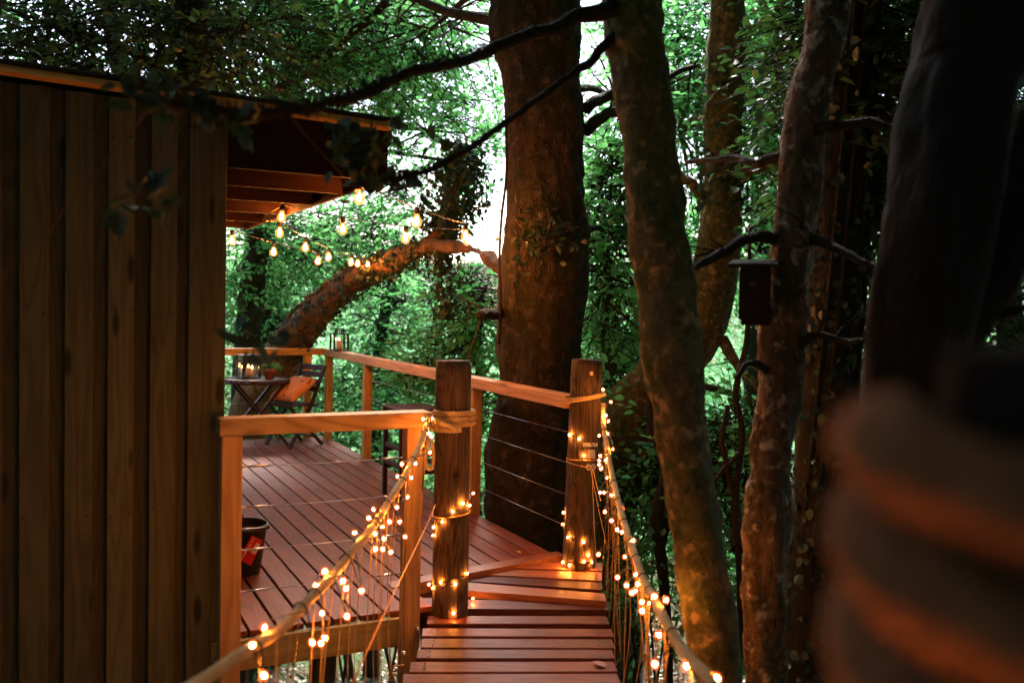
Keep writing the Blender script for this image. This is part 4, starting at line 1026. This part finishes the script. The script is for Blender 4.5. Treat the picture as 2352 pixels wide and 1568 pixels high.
def leafclump(name, parent, base, px, py, Y, sp, k, size, mat='leaf_holly', ysp=.6):
    c = at(px, py, Y); s_ = sp * Y / FP
    pos = c + rng.normal(size=(k, 3)) * [s_, s_ * ysp, s_]
    return leaf_mesh(name, pos - base, rng.normal(size=(k, 3)) + [0, -.1, -.2], rng.normal(size=(k, 3)) + [0, -.3, .6], size * (.7 + .6 * rng.random(k)), size * .55 * (.7 + .5 * rng.random(k)), rng.random(k), M[mat], parent)
for px, py, Y, sp, k in ((820, 350, 2.68, 32, 70), (850, 400, 2.7, 28, 50), (800, 300, 2.66, 18, 24), (905, 288, 2.7, 10, 8), (1000, 340, 2.8, 14, 9), (1050, 335, 2.8, 10, 6), (1020, 390, 2.8, 12, 7), (930, 440, 2.75, 20, 14),
                         (380, 225, 1.93, 26, 26), (460, 240, 2.0, 22, 20), (560, 285, 2.05, 18, 12), (300, 215, 1.9, 18, 14)):
    leafclump('holly_leaves', t, B2, px, py, Y, sp, k, .05)
# hanging twigs close to the lens with a few dark leaves
for rows in ([(340, 240, 7, 1.92), (315, 285, 6, 1.9), (235, 385, 6, 1.88), (170, 455, 5, 1.86), (135, 500, 3, 1.85), (110, 540, 3, 1.85)], [(420, 245, 5, 1.95), (380, 330, 4, 1.94), (345, 420, 3, 1.93), (262, 480, 2, 1.92)], [(665, 262, 5, 2.15), (700, 310, 4, 2.15), (775, 390, 3, 2.2), (800, 425, 3, 2.3)],
             [(345, 420, 3, 1.93), (420, 640, 3, 1.9), (520, 720, 3, 1.9), (585, 790, 2, 1.9)]):
    limb('twig', stem(rows), M['bark_lean'], t, B2, 6, .1, 5)
for px, py, sp, k, sz in ((352, 425, 15, 9, .045), (335, 470, 15, 7, .05), (262, 487, 16, 8, .05), (392, 480, 8, 4, .045), (572, 730, 12, 6, .05), (570, 795, 10, 5, .055), (652, 760, 14, 7, .05), (600, 770, 10, 4, .045)):
    leafclump('holly_leaves', t, B2, px, py, 1.9, sp, k, sz)

# pale lichened trunk with the bird box
s = skyward(grounded([(1752, 1640, 94, 3.3), (1752, 1500, 92, 3.3), (1752, 1330, 96, 3.3), (1762, 1150, 104, 3.3), (1776, 980, 98, 3.32), (1792, 800, 100, 3.35), (1810, 620, 92, 3.35), (1832, 440, 96, 3.35), (1860, 250, 92, 3.4), (1888, 100, 88, 3.4), (1905, -20, 90, 3.45)]), 4, .3, .2)
t3 = tree('lichened_tree', 'pale lichen streaked trunk carrying the bird box', s, M['bark_pale'], [((1.9, 3.2, 5.6), (2.2, 2.2, 1.2))], 'leaf_dark', 700, 9, .09, .3, .5, rough=.09, seg=56, nb=6, seed=33, relief=(.016, .015, 22.0, .6), lbm=M['bark_dark'],
          limbs=[[(at(1800, 555, 3.35), .030), (at(1740, 545, 3.3), .021), (at(1690, 560, 3.22), .019), (at(1640, 590, 3.15), .018), (at(1600, 612, 3.1), .013), (at(1570, 640, 3.06), .006)], [(at(1830, 560, 3.35), .028), (at(1870, 548, 3.28), .018), (at(1930, 575, 3.2), .016), (at(1990, 605, 3.1), .011), (at(2050, 620, 3.0), .005)],
                 [(at(1760, 850, 3.3), .016), (at(1722, 835, 3.25), .011), (at(1690, 868, 3.2), .008)], [(at(1830, 790, 3.3), .02), (at(1870, 772, 3.25), .014), (at(1930, 778, 3.2), .012), (at(1985, 785, 3.1), .007)],
                 [(at(1800, 360, 3.4), .024), (at(1740, 372, 3.5), .017), (at(1680, 366, 3.65), .015), (at(1580, 372, 3.9), .009)], [(at(1840, 330, 3.4), .03), (at(1900, 290, 3.3), .02), (at(1990, 285, 3.25), .018), (at(2100, 300, 3.2), .010)]])
bb = at(1728, 735, 3.22); box = thing('bird_box', 'dark wooden bird box with overhanging roof on the lichened trunk', 'bird box', bb, rad(-20))
bw, bd, bh = .10, .11, .185
for nm, b in (('back_panel', (-bw / 2, bw / 2, bd - .012, bd, -.02, bh + .03)), ('side_panel', (-bw / 2, -bw / 2 + .012, .0125, bd - .0125, 0, bh)), ('side_panel', (bw / 2 - .012, bw / 2, .0125, bd - .0125, 0, bh)), ('floor_panel', (-bw / 2 + .013, bw / 2 - .013, .0125, bd - .0125, 0, .012))): MB().box(*b, .002).obj(nm, M['boxwood'], box)
fr = MB().box(-bw / 2, bw / 2, 0, .012, 0, bh, .002).obj('front_panel', M['boxwood'], box)
MB().lathe([(.0005, 0), (.015, 0), (.015, .002), (.0005, .002)], 14).obj('entrance_hole', M['ink'], fr); fr.children[0].location = (0, -.0015, .13); fr.children[0].rotation_euler = (rad(90), 0, 0)
rf = MB().box(-bw / 2 - .035, bw / 2 + .03, -.05, bd + .002, 0, .014, .002).obj('roof', M['felt'], box); rf.location = (0, 0, bh + .004); rf.rotation_euler = (rad(8), 0, 0)

# bent tree behind the post with tags
s = skyward([(np.array([.95, 8.2, -4.4]), .34)] + stem([(1385, 1180, 150, 8.0), (1420, 1030, 165, 7.9), (1470, 930, 150, 7.9), (1545, 840, 130, 7.9), (1610, 750, 108, 7.9), (1645, 640, 100, 7.9), (1658, 500, 98, 7.9), (1660, 330, 88, 8.0), (1665, 150, 84, 8.0), (1672, 0, 80, 8.0)]), 4)
t4 = tree('bent_tree', 'dark trunk bending up from behind the post with metal tags', s, M['bark_smooth'], [(at(1560, 300, 10), (.9, 1, 1.2)), (at(1480, 700, 10.5), (.9, 1, 1.3)), (at(1740, 250, 10), (.9, 1, 1.3))], 'leaf_bright', 850, 9, .08, .3, .5, rough=.06, seg=64, nb=14, seed=44, relief=(.03, .04, 9.0, .35),
          limbs=[[(at(1620, 450, 7.9), .05), (at(1560, 400, 8), .035), (at(1480, 300, 8.2), .02)], [(at(1690, 400, 7.9), .045), (at(1760, 380, 7.6), .035), (at(1850, 340, 7.2), .02)], [(at(1660, 780, 7.8), .05), (at(1700, 850, 7.5), .04), (at(1760, 900, 7.3), .03)],
                 [(at(1600, 880, 8), .03), (at(1680, 905, 7.6), .028), (at(1760, 950, 7.4), .02)]])
B4 = np.array(s[0][0]); ivy_on(stem([(1658, 500, 98, 7.9), (1660, 330, 88, 8.0), (1665, 150, 84, 8.0)]), 350, .06, t4, B4, out=.14)

# big blurred trunk at the right and the ivy trunk behind it
s = skyward(grounded([(2040, 1500, 190, 2.1), (2080, 1000, 200, 2.1), (2110, 700, 225, 2.1), (2150, 500, 220, 2.1), (2200, 250, 230, 2.15), (2260, 0, 260, 2.2)]), 3, .5, 0)
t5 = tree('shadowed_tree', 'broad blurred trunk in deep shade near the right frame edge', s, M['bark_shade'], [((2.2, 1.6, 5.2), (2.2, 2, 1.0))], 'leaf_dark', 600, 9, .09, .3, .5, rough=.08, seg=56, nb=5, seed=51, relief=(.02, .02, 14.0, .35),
          limbs=[[(at(2080, 1010, 2.12), .09), (at(2170, 830, 2.17), .085), (at(2240, 680, 2.2), .07), (at(2300, 480, 2.25), .06), (at(2380, 250, 2.3), .05)]])
s = skyward(grounded([(1860, 1560, 150, 5.2), (1880, 1200, 140, 5.2), (1900, 900, 130, 5.2), (1920, 600, 125, 5.2), (1935, 300, 115, 5.2), (1950, 0, 110, 5.2)]), 3)
t6 = tree('ivy_tree', 'dark ivy covered trunk in the shade behind the lichened trunk', s, M['bark_dark'], [(at(1990, 250, 5.6), (.55, .6, .8)), (at(2080, 60, 6), (.9, .8, .6)), (at(2000, 620, 5.8), (.35, .5, .5))], 'leaf_dark', 800, 9, .075, .35, .4, rough=.12, seg=18, nb=8, seed=61)
ivy_on(s[2:], 1900, .055, t6, np.array(s[0][0]), out=.10)
for k in range(5):
    a0 = R_.uniform(3.4, 6); pq = smooth_path([p for p, r in s[2:8]], 6); q = [p + .165 * np.array([math.cos(a0 + i * .03), math.sin(a0 + i * .03), 0]) for i, p in enumerate(pq)]
    MB().tube(np.array(q) - np.array(s[0][0]), .014, 5).obj('ivy_stem', M['bark_dark'], t6)

# further trees, each its own
def far_tree(name, label, rows, crowns, lmat, n, size, tm='bark_dark', group='trees round the deck', m=9, top=2.5, **k):
    s = skyward(grounded(rows), top); return tree(name, label, s, M[tm], crowns, lmat, n, m, size, group=group, seg=12, **k)
C_ = lambda px, py, Y, rx, ry, rz: (at(px, py, Y), (rx, ry, rz))
far_tree('beech_tree', 'dark beech crown overhanging the cabin roof at upper left', [(445, 700, 80, 8.5), (445, 300, 75, 8.5), (440, 0, 70, 8.5)], [C_(120, 60, 8.2, 1.4, 1.2, .8), C_(380, 90, 8.5, 1.1, 1.2, .7), C_(560, 60, 9, .9, 1.2, .8), C_(-150, 100, 8, 1.2, 1.2, .9)], 'leaf_dark', 1050, .075, seed=71, nb=14)
far_tree('beech_tree', 'thin dark stemmed tree just above the cabin roof', [(300, 700, 36, 9.5), (290, 300, 34, 9.5), (250, 0, 30, 9.5)], [C_(250, 10, 10, 1.6, 1, .8), C_(480, 170, 10, 1.0, 1, .6)], 'leaf_beech', 480, .075, seed=72)
far_tree('beech_tree', 'leafy beech hanging over the roof corner with bright sky gaps', [(560, 900, 60, 13), (600, 500, 55, 13), (680, 100, 50, 13)], [C_(700, 130, 11, 1.4, 1.2, 1.0), C_(860, 140, 11.5, 1.0, 1.2, .7), C_(800, 20, 11, 1.6, 1.3, .7), C_(980, 300, 12, .9, 1, .5), C_(1070, 230, 12, .7, .8, .5), C_(930, 430, 12, .5, .8, .4), C_(1090, 380, 12, .35, .8, .6)], 'leaf_bright', 1580, .08, seed=73, nb=16,
         limbs=[[(at(590, 240, 12), .06), (at(700, 165, 10.5), .05), (at(800, 85, 9.8), .045), (at(890, 5, 9.3), .04)]])
far_tree('beech_tree', 'green tree under the roof edge behind the festoon bulbs', [(625, 1000, 46, 14), (618, 700, 42, 14), (610, 520, 36, 14)], [C_(600, 560, 13, 1.1, 1, .9), C_(760, 540, 13, .9, 1, .7), C_(850, 540, 12.5, .6, 1, .5), C_(560, 700, 13.5, .8, 1, .6)], 'leaf_bright', 800, .085, seed=74, nb=12)
far_tree('slim_tree', 'slim dark stems beyond the back railing', [(665, 1050, 30, 15), (655, 800, 28, 15), (640, 560, 24, 15)], [C_(700, 620, 15, 1.0, 1, .9)], 'leaf_beech', 220, .09, seed=75)
far_tree('ivy_tree', 'ivy hung tree standing beyond the handrail lantern', [(860, 1100, 34, 14), (865, 850, 30, 14), (905, 620, 22, 14)], [C_(870, 740, 13.8, .55, .6, .8), C_(930, 690, 13.8, .4, .5, .5), C_(850, 880, 13.5, .6, .6, .5)], 'leaf_bright', 330, .08, seed=76, top=.6, nb=6)
far_tree('larch_tree', 'drooping fine twigged tree in pale light beyond the arching trunk', [(1010, 1200, 26, 17), (1010, 800, 24, 17), (1005, 560, 18, 17)], [C_(990, 690, 16, .9, .8, 1.0), C_(930, 640, 16, .6, .6, .7), C_(1080, 660, 16, .4, .6, .6)], 'leaf_haze', 260, .055, seed=77, top=.6, droop=1.1, length=.7, m=12)
far_tree('young_beech', 'beech sprays spreading left of the great trunk above the handrail', [(1100, 1300, 24, 10), (1090, 1000, 22, 10), (1100, 850, 16, 10)], [C_(1040, 800, 9.8, .45, .5, .28), C_(1090, 700, 9.6, .3, .4, .35), C_(970, 860, 10, .45, .5, .2), C_(1100, 930, 9.5, .3, .4, .3)], 'leaf_bright', 400, .08, seed=78, top=.6, droop=.15)
far_tree('young_beech', 'bright beech sprays filling the gap right of the great trunk', [(1420, 1300, 26, 9.5), (1400, 1000, 24, 9.5), (1390, 760, 18, 9.5)], [C_(1400, 640, 9, .45, .6, .7), C_(1380, 430, 9.3, .35, .6, .6), C_(1450, 880, 10.2, .6, .6, .5), C_(1400, 800, 9.8, .4, .5, .4)], 'leaf_bright', 620, .085, seed=79, top=.6, droop=.2)
far_tree('beech_tree', 'dim beech filling the background between the right hand trunks', [(1730, 1500, 70, 12), (1740, 900, 64, 12), (1760, 300, 56, 12)], [C_(1740, 120, 11, 1.3, 1.2, 1.2), C_(1560, 80, 11, .9, 1, 1), C_(1700, 560, 11.5, .8, 1, 1.0)], 'leaf_bright', 900, .085, seed=80, nb=14)
far_tree('beech_tree', 'dark leaf mass showing past the blurred trunk at far right', [(2330, 1400, 60, 8), (2320, 800, 56, 8), (2300, 300, 50, 8)], [C_(2320, 700, 7.5, .6, 1, .9), C_(2250, 200, 8, 1.2, 1, 1.2), C_(2060, 250, 8, 1.0, 1, 1.2), C_(2050, 700, 8, .6, 1, 1.0), C_(2400, 950, 7, .5, .8, .6)], 'leaf_dark', 1900, .075, seed=81, nb=10)
far_tree('crooked_sapling', 'crooked dark sapling beneath the bent tree', [(1535, 1500, 22, 7), (1515, 1250, 28, 7), (1508, 1180, 30, 7), (1530, 1080, 28, 7.1), (1500, 1010, 26, 7.3), (1495, 930, 22, 7.5)], [C_(1560, 1120, 7.6, .45, .5, .5), C_(1480, 1010, 8, .4, .5, .4)], 'leaf_bright', 260, .075, seed=82, top=.8)
far_tree('crooked_sapling', 'pair of thin crooked stems left of the lichened trunk', [(1700, 1400, 14, 6.5), (1690, 1150, 16, 6.5), (1705, 1000, 15, 6.5), (1690, 900, 14, 6.5), (1715, 780, 12, 6.5)], [C_(1680, 1080, 7.4, .35, .5, .6)], 'leaf_bright', 200, .075, seed=83, top=.8,
         limbs=[[(at(1690, 1150, 6.5), .022), (at(1660, 1020, 6.5), .02), (at(1672, 930, 6.5), .016)], [(at(1700, 1040, 6.5), .02), (at(1650, 1090, 6.4), .016), (at(1620, 1150, 6.4), .012)]])

# shrubs on the bank
def shrub(label, px, py, Y, r, lmat, n, size, seed, **k):
    c = at(px, py, Y); z = gz(c[0], c[1]); base = np.array([c[0], c[1], z])
    t = thing('shrub', label, 'shrub', base, 0, 'shrubs on the wooded bank')
    P, dr, nn, L, w, ti, S, E_ = spray([(c, r)], n, 9, size, .2, .4)
    leaf_mesh('foliage', P - base, dr, nn, L, w, ti, M[lmat], t); stick_mesh('twigs', S - base - (E_ - S) * .6, E_ - base, .005, .0015, M['bark_dark'], t)
    mb = MB(); rr = random.Random(seed)
    for j in range(9):
        e = ell(1, c, np.array(r) * .8, .3)[0]; q = base + (e - base) * .5 + rng.normal(size=3) * .15; mb.tube(smooth_path([base + rng.normal(size=3) * [.1, .1, 0], q, e], 5) - base, np.linspace(.025, .006, 11), 5)
    mb.obj('stems', M['bark_dark'], t, False); return t
shrub('leafy shrub seen under the handrail left of the coiled post', 930, 1020, 12.5, (1.2, 1, .8), 'leaf_bright', 330, .085, 1)
shrub('dark shrub beyond the deck behind the folding chair', 800, 930, 13.5, (1.3, 1, .7), 'leaf_bright', 260, .09, 2)
shrub('dark ferny shrub beyond the back railing by the table', 590, 930, 13.5, (1.2, 1, .8), 'leaf_beech', 300, .09, 3)
shrub('bright shrub between the coiled post and great beech trunk', 1110, 1100, 10.5, (.6, .8, .7), 'leaf_bright', 300, .08, 4)
shrub('bright shrub below the bent tree beside the rope', 1430, 1180, 9.5, (.8, .9, .6), 'leaf_bright', 110, .08, 5)
shrub('green shrub low between rope and mossy trunk', 1500, 1330, 7.5, (.5, .8, .35), 'leaf_bright', 90, .07, 6)
shrub('green shrub filling the gap between mossy and lichened trunks', 1690, 1200, 9.5, (.5, .9, .9), 'leaf_bright', 130, .08, 7)
shrub('sunlit shrub low behind the lichened trunk', 1850, 1400, 7.0, (.4, .7, .5), 'leaf_bright', 330, .075, 8)
shrub('shrub far down the bank below the handrail, haze put into its leaf colour', 1000, 930, 16, (1.6, 1, .8), 'leaf_haze', 300, .10, 9)

# the wood beyond, read as one mass, and leaf masses added out of view to block light
def wood_mass(name, label, cs, n, size, lmat):
    P, dr, nn, L, w, ti, S, E_ = spray(cs, n, 9, size, .2, size * 6)
    o = leaf_mesh(name, P, dr, nn, L, w, ti, M[lmat], None); return tag(o, label, 'woodland', kind='stuff')
far = []
for px, py, Y, rx, rz in ((560, 760, 30, 6, 3), (700, 700, 34, 5, 3), (820, 760, 28, 4, 2.6), (940, 840, 34, 4, 2.2), (1060, 880, 38, 5, 2.4), (1140, 820, 44, 5, 2.5), (1400, 800, 32, 4, 3), (1560, 780, 30, 5, 3), (1760, 780, 28, 5, 4), (2050, 700, 24, 6, 5), (2350, 700, 22, 6, 5), (1450, 1150, 24, 4, 2.5), (1700, 1150, 22, 4, 3), (1000, 1050, 26, 5, 2.4), (800, 1000, 24, 5, 2.4), (600, 950, 22, 4, 2.4), (2000, 1300, 18, 5, 3)):
    far.append((at(px, py, Y), (rx, 2.5, rz)))
wood_mass('far_wood', 'far wood across the valley, haze painted into its leaf colour', far, 11000, .17, 'leaf_haze')
wood_mass('shade_canopy', 'leaf canopy added overhead, out of view, to shade deck and footbridge', [((-3, 3, 7.5), (4, 4, 1.2)), ((3, 1, 7), (4, 4, 1.2)), ((-4, -3, 6.5), (4, 4, 1.5)), ((2, -5, 6.5), (5, 4, 1.5)), ((-5, 9, 8.5), (4, 4, 1.2)), ((6, 6, 7), (3, 4, 2.5))], 4200, .30, 'leaf_dark')  # unseen leaves, added to darken what lies below
wood_mass('shade_wood_behind', 'dense leaves added out of view behind the viewpoint to block light', [((0, -7, 3), (8, 3, 6)), ((-8, -2, 3), (3, 7, 6)), ((8, -1, 3), (3, 7, 6))], 4200, .42, 'leaf_dark')  # unseen, large leaves set dense to stop light from behind

# leaf litter and sticks on the bank
for k, (a, b, c, w, lab_) in enumerate((((1448, 1502), (1500, 1500), (1560, 1503), 7, 'pale fallen stick lying level across the leaf litter'), ((1452, 1494), (1500, 1520), (1540, 1545), 8, 'pale fallen stick slanting down over the leaf litter'), ((1470, 1478), (1510, 1490), (1556, 1486), 5, 'thin pale fallen stick at the top of the leaf litter'), ((1440, 1540), (1490, 1556), (1550, 1572), 6, 'pale fallen stick nearest the walkway on the litter'))):
    q = [onz(x, y, -3.1) for x, y in (a, b, c)]; q = [np.array([p[0], p[1], gz(p[0], p[1]) + .06]) for p in q]
    o = trunk_part('fallen_stick', [(p, w * p[1] / FP / 2) for p in q], M['paleStick'], None, q[0], 7, .15, 5, k); o.location = [float(c_) for c_ in q[0]]; tag(o, lab_, 'stick', 'pale sticks on the bank')
sp_ = grounded([(1466, 1530, 26, 8.0), (1470, 1460, 25, 8.0), (1476, 1390, 22, 8.0), (1480, 1300, 18, 8.0)])
tree('pale_sapling', 'pale bare stake of a sapling rising from the leaf litter', sp_, M['paleStick'], seg=10, rough=.1, seed=91, cat='sapling')
k = 9000; xy = rng.random((k, 2)) * [9, 12] + [-3.5, 3.5]; z = np.array([gz(x, y) for x, y in xy]) + .01 + .03 * rng.random(k)
o = leaf_mesh('leaf_litter', np.column_stack([xy, z]), rng.normal(size=(k, 3)) * [1, 1, .2], rng.normal(size=(k, 3)) * .35 + [0, 0, 1], .05 + .04 * rng.random(k), .03 + .025 * rng.random(k), rng.random(k), M['leaf_litter'], None)
tag(o, 'brown leaf litter covering the forest bank below the footbridge', 'leaf litter', kind='stuff')
k = 2600; xy = rng.random((k, 2)) * [10, 9] + [-4, 4]; z = np.array([gz(x, y) for x, y in xy]) + .05
o = leaf_mesh('undergrowth', np.column_stack([xy, z + .2 * rng.random(k)]), rng.normal(size=(k, 3)) * [.6, .6, .3] + [0, 0, .7], rng.normal(size=(k, 3)), .10 + .12 * rng.random(k), .03 + .03 * rng.random(k), rng.random(k), M['leaf_dark'], None)
tag(o, 'low dark green undergrowth beneath the deck', 'undergrowth', kind='stuff')

# ------------------------------------------------------------------ near post, close to the lens, wound with thick rope
NPc = np.array([.266, .375]); NPr = .085; NPz = 1.556
np_ = log_post('blurred dark post wound with thick rope, close at lower right', NPc, NPr, -.1, NPz, (0, 0), 8)
np_.children[0].data.materials[0] = M['darkpost']
nr_ = thing('thick_rope', 'thick dark rope coiled round the near post, blurred, lit orange at its side', 'rope', (NPc[0], NPc[1], 1.2))
pts = []
for i in range(28 * 7):
    a = 2.9 + 2 * math.pi * i / 28; z = 1.512 - .046 * i / 28 - .010 * math.cos(a + 1.3)
    pts.append((NPc[0] + (NPr + .021) * math.cos(a), NPc[1] + (NPr + .021) * math.sin(a), z))
MB().tube(np.array(pts) - np.array([NPc[0], NPc[1], 1.2]), .0212, 18, True, True, lambda i, a: 1 + .07 * math.cos(3 * (a - i * .42))).obj('coil', M['darkrope'], nr_)
nq = [np.array(p) for p in ((.135, .46, 1.27), (.112, .40, 1.31), (.125, .30, 1.28))]  # bulbs added out of view to cast orange on the near coil
fairy('warm fairy lights added out of view below the frame to light the near rope', nq, nq[0])
